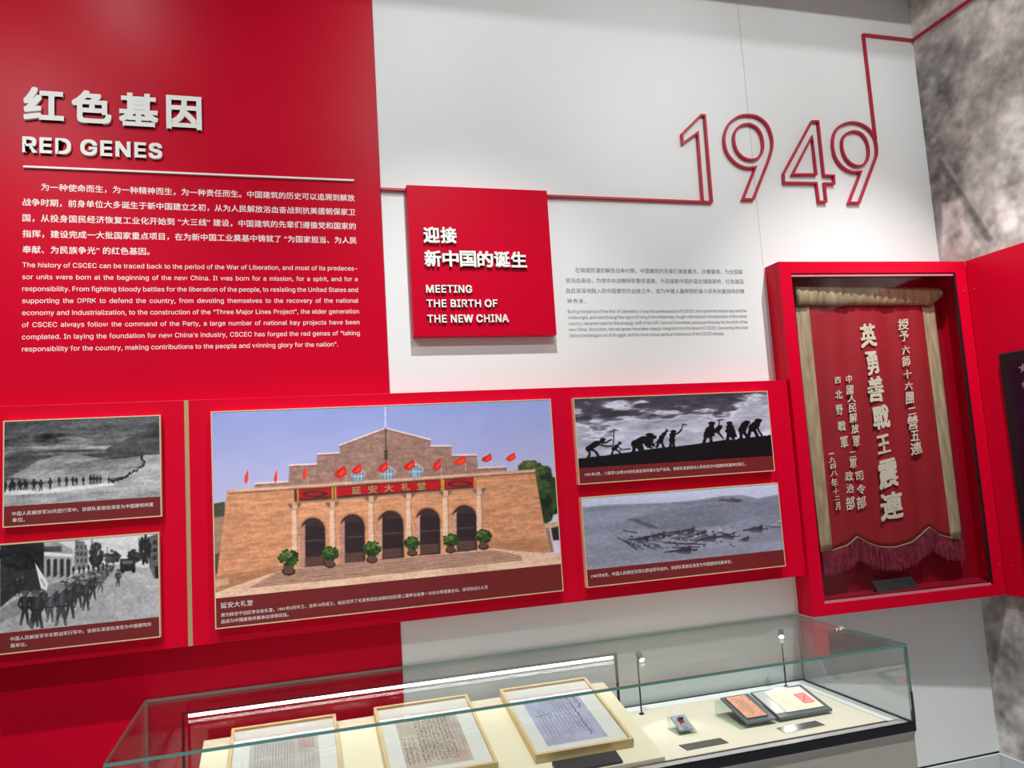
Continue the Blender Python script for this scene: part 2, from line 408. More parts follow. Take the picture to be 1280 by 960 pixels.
for i, t in enumerate(LL):
    x0 = XA + (2 * em if i == 0 else 0); x1 = XB if i < 4 else baz(187, 318)[0]
    line(t, x0, x1, zz[4] + (4 - i) * step + .1 * em, YR, em * 1.0, M['ink'], rp, cjk=True, depth=0, fat=.009)
EN = ['The history of CSCEC can be traced back to the period of the War of Liberation, and most of its predeces-',
      'sor units were born at the beginning of the new China. It was born for a mission, for a spirit, and for a',
      'responsibility. From fighting bloody battles for the liberation of the people, to resisting the United States and',
      'supporting the DPRK to defend the country, from devoting themselves to the recovery of the national',
      'economy and industrialization, to the construction of the “Three Major Lines Project”, the elder generation',
      'of CSCEC always follow the command of the Party, a large number of national key projects have been',
      'completed. In laying the foundation for new China’s industry, CSCEC has forged the red genes of “taking',
      'responsibility for the country, making contributions to the people and winning glory for the nation”.']
XA = baz(28, 334)[0]; XB = baz(449, 400)[0]; zt = baz(28.3, 334)[2]; zb = baz(26.8, 439.4)[2]
for i, t in enumerate(EN):
    line(t, XA, XB if i < 7 else baz(422.5, 432)[0], zt + (zb - zt) * i / 7, YR, .0350, M['ink'], rp, xs=1)

# ------------------------------------------------------------------ text printed on the white wall
it = thing('wall_text', 'small grey text block printed on the white wall right of the square sign', 'text')
def c5(x, y): return (690 + x / 4.923, 320 + y / 4.923)
W1 = ['在硝烟弥漫的解放战争时期，中国建筑的先辈们披星戴月、风餐露宿，为全国解', '放浴血奋战，为党中央战略转移整修道路，为迎接新中国的诞生铺路架桥，红色基因',
      '自此深深地融入到中国建筑的血脉之中，成为中建人最鲜明的奋斗底色和最独特的精', '神传承。']
XA = at(*c5(85, 165), y=0)[0]; XB = at(*c5(1178, 165), y=0)[0]; em = (XB - XA) / 37
za = at(*c5(140, 103), y=0)[2]; zb = at(*c5(92, 294), y=0)[2]
for i, t in enumerate(W1):
    line(t, XA + (2 * em if i == 0 else 0), XB if i < 3 else XA + 3.7 * em, za + (zb - za) * i / 3 + .1 * em, 0, em, M['grey'], it, cjk=True)
W2 = ['During the period of the War of Liberation, it was the predecessors of CSCEC who spent the whole day and the',
      'whole night, and went through the rigors of living in the wilderness, fought with blood for the liberation of the whole',
      'country, repaired roads for the strategic shift of the CPC Central Committee, and paved the way for the birth of the',
      'new China. Since then, the red genes have been deeply integrated into the blood of CSCEC, becoming the most',
      'distinctive background of struggle, and the most unique spiritual inheritance of the CSCEC people.']
za = at(*c5(93, 352), y=0)[2]; zb = at(*c5(104, 500), y=0)[2]; XB = at(*c5(1196, 340), y=0)[0]
for i, t in enumerate(W2):
    line(t, XA, XB if i < 4 else at(*c5(1060, 485), y=0)[0], za + (zb - za) * i / 4, 0, .029, M['greyl'], it)

# ------------------------------------------------------------------ square red sign
YS = -.045
sq = thing('square_sign', 'square red sign standing off the white wall with raised white lettering', 'sign')
def c4(x, y): return (470 + x / 4.175, 220 + y / 4.175)
s0 = at(508.3, 231, y=YS); s1 = at(695.6, 417.1, y=YS); s2 = at(517.2, 422.4, y=YS); s3 = at(683.9, 238.2, y=YS)
SX0, SX1, SZ0, SZ1 = (s0[0] + s2[0]) / 2, (s1[0] + s3[0]) / 2, (s1[2] + s2[2]) / 2, (s0[2] + s3[2]) / 2
box('board', (SX0, SX1, YS, 0, SZ0, SZ1), M['red'], sq, bev=.0015)
for t, (xa, xb, yt, yb, yr) in (('迎接', (246, 423, 262, 346, 346)), ('新中国的诞生', (252, 790, 385, 470, 468))):
    X0, Zt = pxw(*c4(xa, yt), YS - .015); _, Zb = pxw(*c4(xa, yb), YS - .015); X1, _ = pxw(*c4(xb, yr), YS - .015)
    n = len(t); pw = (X1 - X0) / (n - .06)
    for i, ch in enumerate(t):
        char(ch, X0 + pw * (i + .47), (Zt + Zb) / 2, pw * .94, Zt - Zb, YS, M['letter'], sq, .030, .012)
for t, (xa, xb, yt, yb, yr) in (('MEETING', (261, 501, 568, 608, 590)), ('THE BIRTH OF', (264, 634, 644, 684, 660)), ('THE NEW CHINA', (268, 692, 724, 765, 740))):
    X0, Zt = pxw(*c4(xa, yt), YS - .01); _, Zb = pxw(*c4(xa, yb), YS - .01); X1, _ = pxw(*c4(xb, yr), YS - .01)
    chars(t, X0, X1, Zb, Zt, YS, M['letter'], sq, .034, .009)

# ------------------------------------------------------------------ year outline and line
yo = thing('year_outline', 'raised red outline numerals 1949 with a connecting line on the white wall', 'numerals')
def ribbon(name, pts, closed=False, wd=.0095, y0=0, y1=-.018, mat_=None, plane='y'):
    pts = [Vector((p[0], p[1])) for p in pts]; n = len(pts); L, Rr = [], []
    for i in range(n):
        a = pts[(i - 1) % n] if closed or i else None; b = pts[(i + 1) % n] if closed or i < n - 1 else None; c = pts[i]
        d1 = (c - a).normalized() if a else (b - c).normalized(); d2 = (b - c).normalized() if b else d1
        n1 = Vector((-d1.y, d1.x)); n2 = Vector((-d2.y, d2.x)); mm = (n1 + n2).normalized(); k = min(2.2, 1 / max(.3, mm.dot(n1)))
        L.append(c + mm * wd / 2 * k); Rr.append(c - mm * wd / 2 * k)
    V = []
    for i in range(n):
        for q in (L[i], Rr[i]):
            for y in (y0, y1): V.append((q.x, y, q.y) if plane == 'y' else (y, q.x, q.y))
    Fc = []
    for i in range(n if closed else n - 1):
        a = i * 4; b = ((i + 1) % n) * 4
        Fc += [(a, b, b + 1, a + 1), (a + 2, a + 3, b + 3, b + 2), (a + 1, b + 1, b + 3, a + 3), (a, a + 2, b + 2, b)]
    if not closed: Fc += [(0, 1, 3, 2), (4 * n - 4, 4 * n - 2, 4 * n - 1, 4 * n - 3)]
    return pm(name, V, Fc, mat_ or M['redline'], yo)
YD = -.018
def c6(x, y): p = at(830 + x / 4.267, 120 + y / 4.267, y=YD); return (p[0], p[2])
def smooth(pts, closed=True, k=5):
    out = []; n = len(pts)
    for i in range(n if closed else n - 1):
        p0, p1, p2, p3 = (pts[(i - 1) % n], pts[i], pts[(i + 1) % n], pts[(i + 2) % n]) if closed else (pts[max(i - 1, 0)], pts[i], pts[i + 1], pts[min(i + 2, n - 1)])
        for j in range(k):
            t = j / k
            out.append(tuple(.5 * (2 * p1[a] + (p2[a] - p0[a]) * t + (2 * p0[a] - 5 * p1[a] + 4 * p2[a] - p3[a]) * t * t + (-p0[a] + 3 * p1[a] - 3 * p2[a] + p3[a]) * t ** 3) for a in (0, 1)))
    if not closed: out.append(pts[-1])
    return out
zl = (at(475, 235.5, y=YD)[2] + at(500, 236.5, y=YD)[2]) / 2
ribbon('line', [(.409, zl), (SX0, zl)])
d1 = [c6(*p) for p in ((208, 540), (182, 192), (103, 250), (99, 200), (200, 99), (220, 101), (256, 541))]
d1z = (d1[0][1] + d1[-1][1]) / 2
ribbon('line', [(SX1, zl - .002), (d1[-1][0] + .002, zl - .002)])
d1[0] = (d1[0][0], zl - .002); d1[-1] = (d1[-1][0], zl - .002)
ribbon('digit', d1)
def dig(tail_l, arcA, arcB, tail_r): return tail_l + smooth(arcA, False, 4) + tail_r
n9 = [(424, 549), (492, 377)]
a9 = [(492, 377), (440, 380), (385, 355), (342, 305), (325, 245), (330, 190), (355, 140), (398, 108), (445, 99), (500, 108), (548, 145), (572, 195), (581, 250), (572, 305), (552, 365)]
ribbon('digit', [c6(*p) for p in [n9[0]] + smooth(a9, False, 4) + [(480, 549)]], True)
i9 = [(447, 147), (405, 160), (380, 195), (377, 240), (392, 290), (425, 325), (470, 338), (508, 325), (528, 290), (530, 240), (515, 190), (485, 158)]
dg = ribbon('digit', [c6(*p) for p in smooth(i9)], True); dg.name = 'digit_counter'
ribbon('digit', [c6(*p) for p in ((792, 133), (825, 133), (856, 421), (909, 423), (911, 466), (859, 464), (869, 562), (829, 562), (816, 462), (643, 460), (641, 413))], True)
ribbon('digit_counter', [c6(*p) for p in ((793, 215), (816, 416), (689, 416))], True)
b9 = [(1054, 402), (1005, 402), (955, 375), (918, 325), (904, 262), (910, 205), (933, 165), (970, 145), (1012, 138), (1060, 150), (1100, 178), (1125, 215), (1137, 260), (1138, 310), (1125, 352)]
ribbon('digit', [c6(*p) for p in [(990, 567)] + smooth(b9, False, 4) + [(1045, 567)]], True)
j9 = [(1012, 187), (975, 200), (955, 232), (955, 280), (973, 328), (1005, 360), (1040, 371), (1075, 358), (1093, 322), (1093, 272), (1078, 225), (1050, 195)]
ribbon('digit_counter', [c6(*p) for p in smooth(j9)], True)
xr_, zr_ = c6(1134, 232); tz = at(1082, 43.5, y=YD)[2]; tz2 = at(1138, 48, y=YD)[2]; tz = (tz + tz2) / 2; tx = at(1080.5, 43.5, y=YD)[0]
ribbon('line', [(xr_, zr_), (tx, tz), (XR - .018, tz)])
ribbon('line', [(-.0, tz), (-3.0, tz)], y0=XR, y1=XR - .018, plane='x')

# ------------------------------------------------------------------ long red display panel and its photo boards
YP = -.09
tzp = (at(0, 510.5, y=YP)[2] + at(984, 473, y=YP)[2]) / 2; bzp = (at(0, 835, y=YP)[2] + at(1009, 719.4, y=YP)[2]) / 2
lp = thing('picture_rail_panel', 'long horizontal red panel carrying five photographs and a thin gold strip', 'wall panel')
box('board', (-2.6, 2.236, YP, -.007, bzp, tzp), M['redp'], lp, bev=.0015)
gx0 = at(230, 500, y=YP)[0]; gx1 = at(235.5, 500, y=YP)[0]
box('gold_strip', (gx0, gx1, YP - .0012, YP + .002, bzp + .001, tzp - .001), M['gold'], lp)
YF = YP - .026

def board(nm, label, TL, TR, BR, BL, capL, capR, W, H, painter, cf):
    q = [at(*p, y=YF) for p in (TL, TR, BR, BL)]
    x0 = (q[0][0] + q[3][0]) / 2; x1 = (q[1][0] + q[2][0]) / 2; z1 = (q[0][2] + q[1][2]) / 2; z0 = (q[2][2] + q[3][2]) / 2
    t = thing('photo_board', label, 'photograph', 'photographs on the long red panel', ((x0 + x1) / 2, YP, z0))
    box('backing', (x0 + .002, x1 - .002, YF + .002, YP, z0 + .002, z1 - .002), M['cap'], t)
    e = .004
    boxes('edge_trim', [(x0, x1, YF - .001, YP - .001, z1 - e, z1), (x0, x1, YF - .001, YP - .001, z0, z0 + e),
                        (x0, x0 + e, YF - .001, YP - .001, z0 + e, z1 - e), (x1 - e, x1, YF - .001, YP - .001, z0 + e, z1 - e)], M['goldl'], t)
    cz = (at(*capL, y=YF)[2] + at(*capR, y=YF)[2]) / 2
    box('caption_band', (x0 + e, x1 - e, YF, YF + .002, z0 + e, cz), M['cap'], t)
    X0, X1, Z0, Z1 = x0 + e, x1 - e, cz, z1 - e
    def tf(a, b):
        p = at(*cf(a, b), y=YF); return ((p[0] - X0) / (X1 - X0), (Z1 - p[2]) / (Z1 - Z0))
    P = Pic(W, H, tf); painter(P)
    picmesh(P, lambda u, v: np.stack([X0 + u * (X1 - X0), np.full_like(u, YF), Z1 - v * (Z1 - Z0)], -1), 'print', M['print'], t)
    return t
def cap(t, body, pl, pr, em_px, cf, bold=0, just=True):
    a = at(*cf(*pl), y=YF); b = at(*cf(*pr), y=YF)
    line(body, a[0], b[0], a[2] + .003 if False else a[2], YF, None, M['ink'], t, cjk=True)

# --- photo 1: column marching over bare hills
def cA(x, y): return (x / 2.743, 490 + y / 2.743)
def man(P, x, y, h, c, rnd, step=.28, lean=0, gear=True, helmet=None):
    hd = h * .095; kk = rnd.uniform(.7, 1.2); cs = [v * kk for v in c]
    s = rnd.uniform(.4, 1) * step * h
    top = y - h; hip = y - h * .48; sh = y - h * .82; lx = lean * h
    P.poly([(x - .07 * h, hip), (x + .03 * h, hip), (x - s * .4, y), (x - s * .4 - .07 * h, y)], cs)
    P.poly([(x - .02 * h, hip), (x + .09 * h, hip), (x + s * .5 + .03 * h, y - .02 * h), (x + s * .5 - .04 * h, y)], cs)
    P.poly([(x - .13 * h + lx, sh), (x + .13 * h + lx, sh), (x + .10 * h, hip + .05 * h), (x - .11 * h, hip + .05 * h)], cs)
    P.seg([(x - .12 * h + lx, sh + .03 * h), (x - .19 * h + lx, hip - .1 * h), (x - .1 * h, hip)], .055 * h, [v * .85 for v in cs])
    P.seg([(x + .12 * h + lx, sh + .03 * h), (x + .18 * h + lx, hip - .12 * h), (x + .12 * h, hip)], .055 * h, [v * .85 for v in cs])
    if h > 35:
        P.poly([(x - .05 * h + lx, sh + .02 * h), (x + .05 * h + lx, sh + .02 * h), (x + .03 * h, hip), (x - .04 * h, hip)], [min(255, v * 1.35 + 10) for v in cs], .6)
        P.seg([(x - .12 * h, hip - .02 * h), (x + .11 * h, hip - .02 * h)], .03 * h, [v * .4 for v in cs])
        P.seg([(x - s * .4 - .03 * h, y - .16 * h), (x - s * .4 - .03 * h, y - .02 * h)], .06 * h, [min(255, v * 1.7 + 20) for v in cs], .7)
        P.seg([(x + s * .5, y - .16 * h), (x + s * .5, y - .03 * h)], .05 * h, [min(255, v * 1.7 + 20) for v in cs], .7)
    P.ell(x + lx * 1.1, top + hd, hd * .85, hd, [min(255, v * 1.6 + 25) for v in cs] if helmet else cs, n=10)
    P.ell(x + lx * 1.1, top + hd * .5, hd * 1.15, hd * .55, cs if not helmet else helmet, n=10)
    if gear: P.seg([(x - .2 * h, sh + .2 * h), (x + .12 * h, sh - .12 * h)], .03 * h, [v * .6 for v in cs])
def paint1(P):
    H, W = P.H, P.W; n = fbm(H, W, 4, 16, 11, 5, .6); n2 = fbm(H, W, 30, 22, 12, 3); tx = .75 + n * .5
    P.a[:] = (84 + (n - .5) * 210 + (n2 - .5) * 50)[..., None]
    P.poly([(10, 100), (551, 77), (551, 150), (300, 160), (150, 135), (10, 165)], (74, 75, 79), .8, tex=tx)
    P.poly([(10, 110), (120, 105), (260, 130), (10, 150)], (58, 58, 62), .6, tex=tx)
    for a, b, c_, w_, g in ((60, 190, 430, 9, 165), (250, 192, 440, 6, 190), (10, 178, 200, 5, 120), (330, 165, 500, 6, 120), (100, 210, 420, 4, 150)):
        P.poly([(a, b), ((a + c_) / 2, b - w_), (c_, b - 4), ((a + c_) / 2, b + w_)], (g, g, g + 3), .6, tex=tx)
    P.poly([(370, 190), (551, 110), (551, 215), (480, 216), (400, 235), (350, 215)], (62, 62, 66), .8, tex=tx)
    P.poly([(10, 215), (80, 208), (105, 240), (40, 280), (10, 290)], (66, 66, 70), .85, tex=tx)
    P.poly([(40, 290), (130, 235), (240, 208), (370, 232), (480, 222), (490, 260), (430, 290), (360, 300), (150, 310)], (140, 140, 144), .85, tex=tx)
    for i in range(26):
        x = rnd.uniform(90, 440); y = rnd.uniform(230, 290)
        P.seg([(x, y), (x + rnd.uniform(30, 70), y - rnd.uniform(8, 25))], 2.2, (88, 88, 92), .6)
    P.poly([(490, 216), (551, 214), (551, 345), (440, 330), (380, 318), (440, 285), (490, 255)], (170, 170, 174), .85, tex=tx)
    P.poly([(10, 330), (100, 318), (290, 300), (430, 300), (551, 330), (551, 362), (10, 395)], (150, 150, 154), .9, tex=tx)
    P.poly([(10, 335), (130, 335), (370, 310), (400, 318), (200, 345), (10, 355)], (215, 215, 218), .8)
    for i in range(140):
        x = rnd.uniform(12, 548); y = rnd.uniform(335, 385); g = rnd.choice([95, 120, 185, 200]); P.seg([(x, y), (x + rnd.uniform(4, 18), y - 2)], 1.6, (g, g, g + 3), .5)
    P.blur(1); P.a += ((fbm(H, W, 60, 40, 13, 2) - .5) * 34 + (fbm(H, W, 9, 34, 14, 4, .7) - .5) * 50)[..., None]
    path = [(380, 308), (400, 305), (425, 297), (445, 282), (470, 268), (490, 255), (496, 240), (484, 228), (490, 216)]
    for (xa, ya), (xb, yb) in zip(path[:-1], path[1:]):
        for k in range(6):
            t = k / 6; P.ell(xa + (xb - xa) * t + rnd.uniform(-2, 2), ya + (yb - ya) * t - 2 + rnd.uniform(-3, 3), 3, 5.5 - 2.5 * (xa - 380) / 115, (28, 28, 32), n=7)
    for x, y, h in ((18, 345, 40), (42, 341, 44), (66, 338, 38), (85, 336, 36), (72, 336, 30), (116, 340, 42), (140, 340, 40), (172, 335, 40), (203, 325, 34), (228, 324, 34), (250, 322, 32), (262, 322, 30), (286, 320, 30),
                    (311, 318, 34), (322, 317, 32), (333, 317, 30), (344, 315, 28), (373, 314, 22), (92, 335, 28), (34, 342, 30), (50, 338, 30)):
        man(P, x, y, h, (30, 30, 33), rnd, gear=True)
    for i in range(30): P.ell(320 + i * 4.2, 236 - i * .5 + rnd.uniform(-2, 2), 1.5, 2.2, (45, 45, 48), n=6)
t = board('p1', 'black and white photograph of a marching column winding over bare hills', (3.6, 526.5), (200.9, 518.1), (202, 645.3), (3.6, 660.2),
          cA(12, 393), cA(552, 358), 270, 150, paint1, cA)
cap(t, '中国人民解放军20兵团行军中。该部队某部后演变为中国建筑所属', (41, 424), (525, 394), .0268, cA)
cap(t, '单位。', (42, 446), (85, 442), .0268, cA)

# --- photo 2: soldiers marching down a street
def paint2(P):
    H, W = P.H, P.W; n = fbm(H, W, 8, 8, 21, 5, .6); n2 = fbm(H, W, 40, 30, 22, 3); tx = .7 + n * .35 + n2 * .25
    P.a[:] = (168 + (n - .5) * 30)[..., None]
    P.poly([(140, 520), (548, 480), (548, 600), (140, 620)], (204, 203, 208), .85)
    P.poly([(0, 700), (390, 590), (548, 610), (548, 772), (0, 830)], (158, 156, 160), 1, tex=tx)
    P.poly([(0, 745), (75, 700), (200, 650), (370, 600), (380, 606), (230, 690), (0, 790)], (118, 117, 120), .9, tex=tx)
    for x in (330, 350, 372, 395, 430, 470): P.seg([(400 + (x - 400) * .1, 610), (x * 1.0 + (x - 400) * 1.3, 780)], 2, (118, 118, 120), .6)
    for k in range(90):
        x = rnd.uniform(240, 545); y = rnd.uniform(640, 790); P.seg([(x, y), (x + rnd.uniform(8, 30), y - 3)], 1.5, rnd.choice([(130, 130, 132), (185, 184, 188)]), .5)
    # left buildings
    P.poly([(0, 525), (150, 515), (150, 680), (60, 690), (0, 740)], (42, 42, 46), 1, tex=tx)
    P.blob(80, 560, 75, 45, (30, 30, 34), rnd, 160, .22)
    P.poly([(150, 520), (198, 515), (250, 540), (250, 622), (150, 660)], (150, 150, 154), 1, tex=tx)
    P.poly([(150, 548), (250, 556), (250, 566), (150, 562)], (205, 205, 208)); P.poly([(150, 530), (210, 528), (212, 548), (150, 548)], (70, 70, 74), 1, tex=tx)
    for x in (160, 183, 206, 228): P.poly([(x, 578), (x + 13, 577), (x + 13, 628), (x, 638)], (40, 40, 44)); P.ell(x + 6.5, 578, 6.5, 7, (40, 40, 44), n=9)
    P.poly([(258, 508), (288, 512), (302, 545), (302, 600), (252, 612)], (112, 112, 116), 1, tex=tx)
    for x in (262, 276, 290):
        for y in (525, 548, 572): P.poly([(x, y), (x + 7, y), (x + 7, y + 13), (x, y + 13)], (52, 52, 56))
    P.blob(330, 560, 22, 40, (50, 50, 54), rnd, 60, .25); P.blob(385, 566, 26, 22, (62, 62, 66), rnd, 50, .25)
    P.seg([(315, 505), (317, 610)], 3, (45, 45, 48)); P.seg([(368, 530), (369, 600)], 2, (60, 60, 62)); P.seg([(476, 500), (477, 560)], 2.5, (60, 60, 62)); P.seg([(440, 520), (441, 570)], 1.5, (80, 80, 82))
    for a in (0, 1, 2): P.seg([(315, 512 + a * 7), (476, 540 + a * 3)], .9, (110, 110, 114), .6)
    P.poly([(505, 498), (548, 483), (548, 600), (530, 640), (512, 600)], (88, 88, 92), 1, tex=tx)
    P.poly([(530, 600), (548, 595), (548, 640), (533, 640)], (28, 28, 30)); P.blob(497, 540, 18, 45, (36, 36, 40), rnd, 70, .25); P.blob(462, 562, 22, 20, (48, 48, 52), rnd, 50, .25)
    for y in (510, 535, 560): P.poly([(524, y), (538, y - 2), (538, y + 14), (524, y + 15)], (40, 40, 44))
    # truck
    P.poly([(412, 572), (462, 572), (465, 612), (412, 616)], (34, 34, 38)); P.poly([(420, 578), (455, 578), (455, 590), (420, 590)], (92, 92, 96)); P.ell(420, 616, 6, 6, (15, 15, 17)); P.ell(458, 614, 6, 6, (15, 15, 17))
    P.blur(1); P.a += ((fbm(H, W, 70, 45, 23, 2) - .5) * 26)[..., None]
    # column from far to near
    for i in range(150):
        t = (i / 150.0); x = 385 - t * 150 + rnd.uniform(-30, 32) * (0.3 + t); y = 610 + t * 110 + rnd.uniform(-6, 6); h = 18 + t * 54
        c = rnd.choice([(62, 62, 66), (90, 90, 94), (40, 40, 44), (118, 118, 122)])
        man(P, x, y, h, c, rnd, helmet=rnd.choice([(110, 110, 112), (60, 60, 62), (140, 140, 142)]))
    for x, y, h, g in ((60, 700, 62, 40), (78, 690, 58, 50), (150, 765, 95, 70), (172, 790, 105, 62), (85, 800, 120, 52), (118, 806, 128, 46), (128, 812, 130, 60), (205, 775, 115, 74), (240, 778, 118, 60), (210, 802, 135, 52), (295, 750, 108, 68), (268, 740, 100, 58), (318, 712, 85, 60), (344, 690, 72, 70)):
        man(P, x, y, h, (g, g, g + 4), rnd, helmet=(118, 118, 120) if h % 2 else (70, 70, 73))
    for i in range(8): man(P, 255 + i * 16 + rnd.uniform(-3, 3), 628 - i * 2, 30, (45, 45, 48), rnd)
    man(P, 405, 668, 60, (58, 58, 62), rnd, helmet=(50, 50, 52))
    P.seg([(118, 582), (150, 690)], 2.5, (30, 30, 33)); P.poly([(120, 585), (165, 655), (160, 682), (140, 672)], (205, 205, 208)); P.seg([(140, 640), (155, 668)], 3, (90, 90, 94))
t = board('p2', 'black and white photograph of soldiers marching down a city street', (-5, 680.7), (199.8, 665), (199.8, 798), (-5, 817.9),
          cA(0, 826), cA(548, 772), 280, 170, paint2, cA)
cap(t, '中国人民解放军华东野战军行军中。该部队某部后演变为中国建筑所', (35, 853), (519, 806), .0262, cA)
cap(t, '属单位。', (36, 876), (92, 871), .0262, cA)

# --- big photo: the sandstone assembly hall
def cB(x, y): return (240 + x / 2.6667, 480 + y / 2.6667)
def lerp(a, b, t): return (a[0] + (b[0] - a[0]) * t, a[1] + (b[1] - a[1]) * t)
def paintB(P):
    H, W = P.H, P.W; n = fbm(H, W, 12, 10, 31, 5, .55); n2 = fbm(H, W, 110, 70, 32, 2); st = fbm(H, W, 26, 75, 33, 3, .6)
    v = np.linspace(0, 1, H)[:, None, None]
    P.a[:] = np.array([132, 143, 196]) * (1 - v) + np.array([214, 196, 214]) * v
    P.a += ((n - .5) * 10)[..., None]
    tS = .84 + st * .22 + n * .1; tU = .80 + n2 * .28 + st * .12
    P.poly([(68, 445), (110, 440), (130, 700), (68, 700)], (150, 118, 92), 1, tex=tU); P.poly([(68, 400), (110, 392), (110, 442), (68, 446)], (70, 72, 55), 1, tex=tU); P.poly([(68, 560), (95, 558), (90, 630), (68, 640)], (60, 52, 46), .8); P.poly([(68, 445), (105, 440), (95, 560), (68, 570)], (150, 125, 105), 1, tex=tS)
    P.blob(1150, 370, 75, 95, (44, 62, 34), rnd, 420, .14); P.blob(1130, 285, 45, 28, (70, 84, 45), rnd, 90, .2)
    P.poly([(1165, 468), (1222, 460), (1222, 474), (1165, 480)], (200, 160, 120)); P.poly([(1178, 480), (1190, 478), (1206, 560), (1192, 562)], (150, 115, 85)); P.poly([(1196, 480), (1224, 474), (1226, 520), (1204, 522)], (40, 38, 40))
    # upper brick gable
    up = [(210, 352), (210, 334), (322, 327), (325, 272), (416, 268), (418, 234), (492, 231), (492, 205), (645, 148), (795, 187), (795, 209), (864, 208), (867, 239), (948, 237), (954, 281), (1048, 278), (1050, 300), (640, 340)]
    P.poly(up, (148, 116, 104), 1, tex=tU)
    for y in range(150, 345, 5): P.seg([(300, y + 28), (1000, y - 20)], .8, (110, 84, 74), .0)
    for a, b in (((208, 332), (322, 325)), ((322, 271), (417, 267)), ((416, 233), (494, 229)), ((490, 205), (645, 147)), ((645, 147), (797, 186)), ((795, 207), (865, 206)), ((865, 237), (950, 236)), ((952, 280), (1050, 276))):
        P.seg([a, b], 4.5, (236, 214, 206)); P.seg([(a[0], a[1] + 5), (b[0], b[1] + 5)], 2.5, (96, 70, 62), .8)
    # lower sandstone front
    lo = [(117, 360), (1143, 290), (1190, 562), (1090, 575), (640, 625), (260, 640), (85, 690), (78, 680)]
    P.poly(lo, (200, 142, 104), 1, tex=tS)
    for i in range(230):      # single stone blocks
        t = rnd.random(); r_ = rnd.randrange(0, 22) / 22.0
        for side in (0, 1):
            if side == 0: A = lerp((118, 375), (90, 660), r_); B = lerp((340, 358), (330, 618), r_)
            else: A = lerp((958, 325), (985, 555), r_); B = lerp((1140, 310), (1185, 560), r_)
            p = lerp(A, B, t * .86); q = lerp(A, B, t * .86 + .13); g = rnd.choice([(214, 160, 120), (176, 120, 86), (192, 132, 94), (208, 150, 112)])
            P.poly([p, q, (q[0], q[1] + 9), (p[0], p[1] + 9)], g, .42)
    P.poly([(90, 640), (330, 600), (330, 640), (85, 690)], (150, 104, 76), .5, tex=tS); P.poly([(985, 520), (1185, 520), (1190, 562), (990, 560)], (150, 104, 76), .4, tex=tS)
    P.seg([(115, 357), (1144, 288)], 8, (206, 170, 146)); P.seg([(118, 366), (1144, 296)], 4, (112, 78, 62)); P.seg([(120, 374), (1145, 304)], 2, (160, 112, 80), .7)
    # portico field
    P.poly([(330, 392), (945, 345), (975, 555), (332, 622)], (206, 148, 110), 1, tex=tS)
    P.poly([(340, 352), (945, 310), (948, 346), (342, 393)], (74, 48, 42))
    for a, b in ((353, 462), (482, 828), (846, 940)):
        f = lambda x, o: 357 + o - (x - 345) * .0695
        P.poly([(a, f(a, -2)), (b, f(b, -2)), (b, f(b, 26)), (a, f(a, 26))], (176, 20, 28))
    for x in (352, 468, 478, 832, 838, 942): P.seg([(x, 352 - (x - 345) * .0695), (x + 1, 392 - (x - 345) * .0695)], 6, (196, 140, 60))
    for cx in (408, 893): P.ell(cx, 371 - (cx - 345) * .0695, 42, 11, (50, 40, 38), .8); P.ell(cx, 371 - (cx - 345) * .0695, 28, 6, (160, 40, 30), .8)
    P.seg([(345, 396), (945, 350)], 5, (150, 118, 96))
    arches = ((403, 41, 445, 611, 0), (535, 41, 433, 598, 1), (662, 43, 421, 585, 2), (786, 41, 413, 570, 3), (908, 41, 403, 558, 4))
    for cx, r_, tp_, bt, k in arches:
        P.ell(cx, tp_ + r_ + 2, r_ + 7, r_ + 8, (190, 128, 88), n=24); P.ell(cx, tp_ + r_ + 2, r_ + 2, r_ + 3, (232, 172, 124), n=24)
        P.poly([(cx - r_, tp_ + r_), (cx + r_, tp_ + r_ - 3), (cx + r_ + 2, bt - 3), (cx - r_, bt + 3)], (58, 44, 44)); P.ell(cx, tp_ + r_, r_, r_, (58, 44, 44), n=24)
        P.poly([(cx - r_, tp_ + r_ - 5), (cx - r_ + 15, tp_ + 22), (cx - r_ + 16, bt - 2), (cx - r_, bt + 2)], (176, 132, 116) if k < 2 else (196, 150, 128))
        P.poly([(cx - r_ + 16, tp_ + 30), (cx + r_ - 4, tp_ + 27), (cx + r_ - 4, bt - 6), (cx - r_ + 16, bt - 4)], (44, 32, 36))
        for dx in (-14, -2, 10, 22): P.seg([(cx + dx, tp_ + 42), (cx + dx + 1, bt - 6)], 1.6, (92, 70, 66), .45)
        P.seg([(cx - 22, tp_ + 78), (cx + 36, tp_ + 75)], 3, (120, 92, 84), .8)
        P.poly([(cx - 24, bt - 34), (cx + 36, bt - 38), (cx + 36, bt - 8), (cx - 24, bt - 3)], (128, 92, 76), .5)
    for x, y0, y1 in ((342, 402, 560), (468, 398, 548), (597, 378, 540), (722, 368, 526), (845, 360, 508), (957, 352, 488)):
        P.poly([(x - 9, y0), (x + 9, y0 - 1), (x + 13, y1), (x - 8, y1 + 1)], (228, 188, 160)); P.poly([(x + 5, y0), (x + 9, y0), (x + 13, y1), (x + 9, y1)], (166, 122, 96))
        P.poly([(x - 24, y0 - 2), (x + 24, y0 - 6), (x + 18, y0 + 6), (x + 10, y0 + 13), (x - 10, y0 + 14), (x - 18, y0 + 8)], (120, 96, 82)); P.poly([(x - 8, y0 - 4), (x + 8, y0 - 5), (x + 9, y0 + 14), (x - 8, y0 + 15)], (206, 168, 138))
        P.seg([(x - 8, y0 + 18), (x + 10, y0 + 17)], 2, (150, 108, 84))
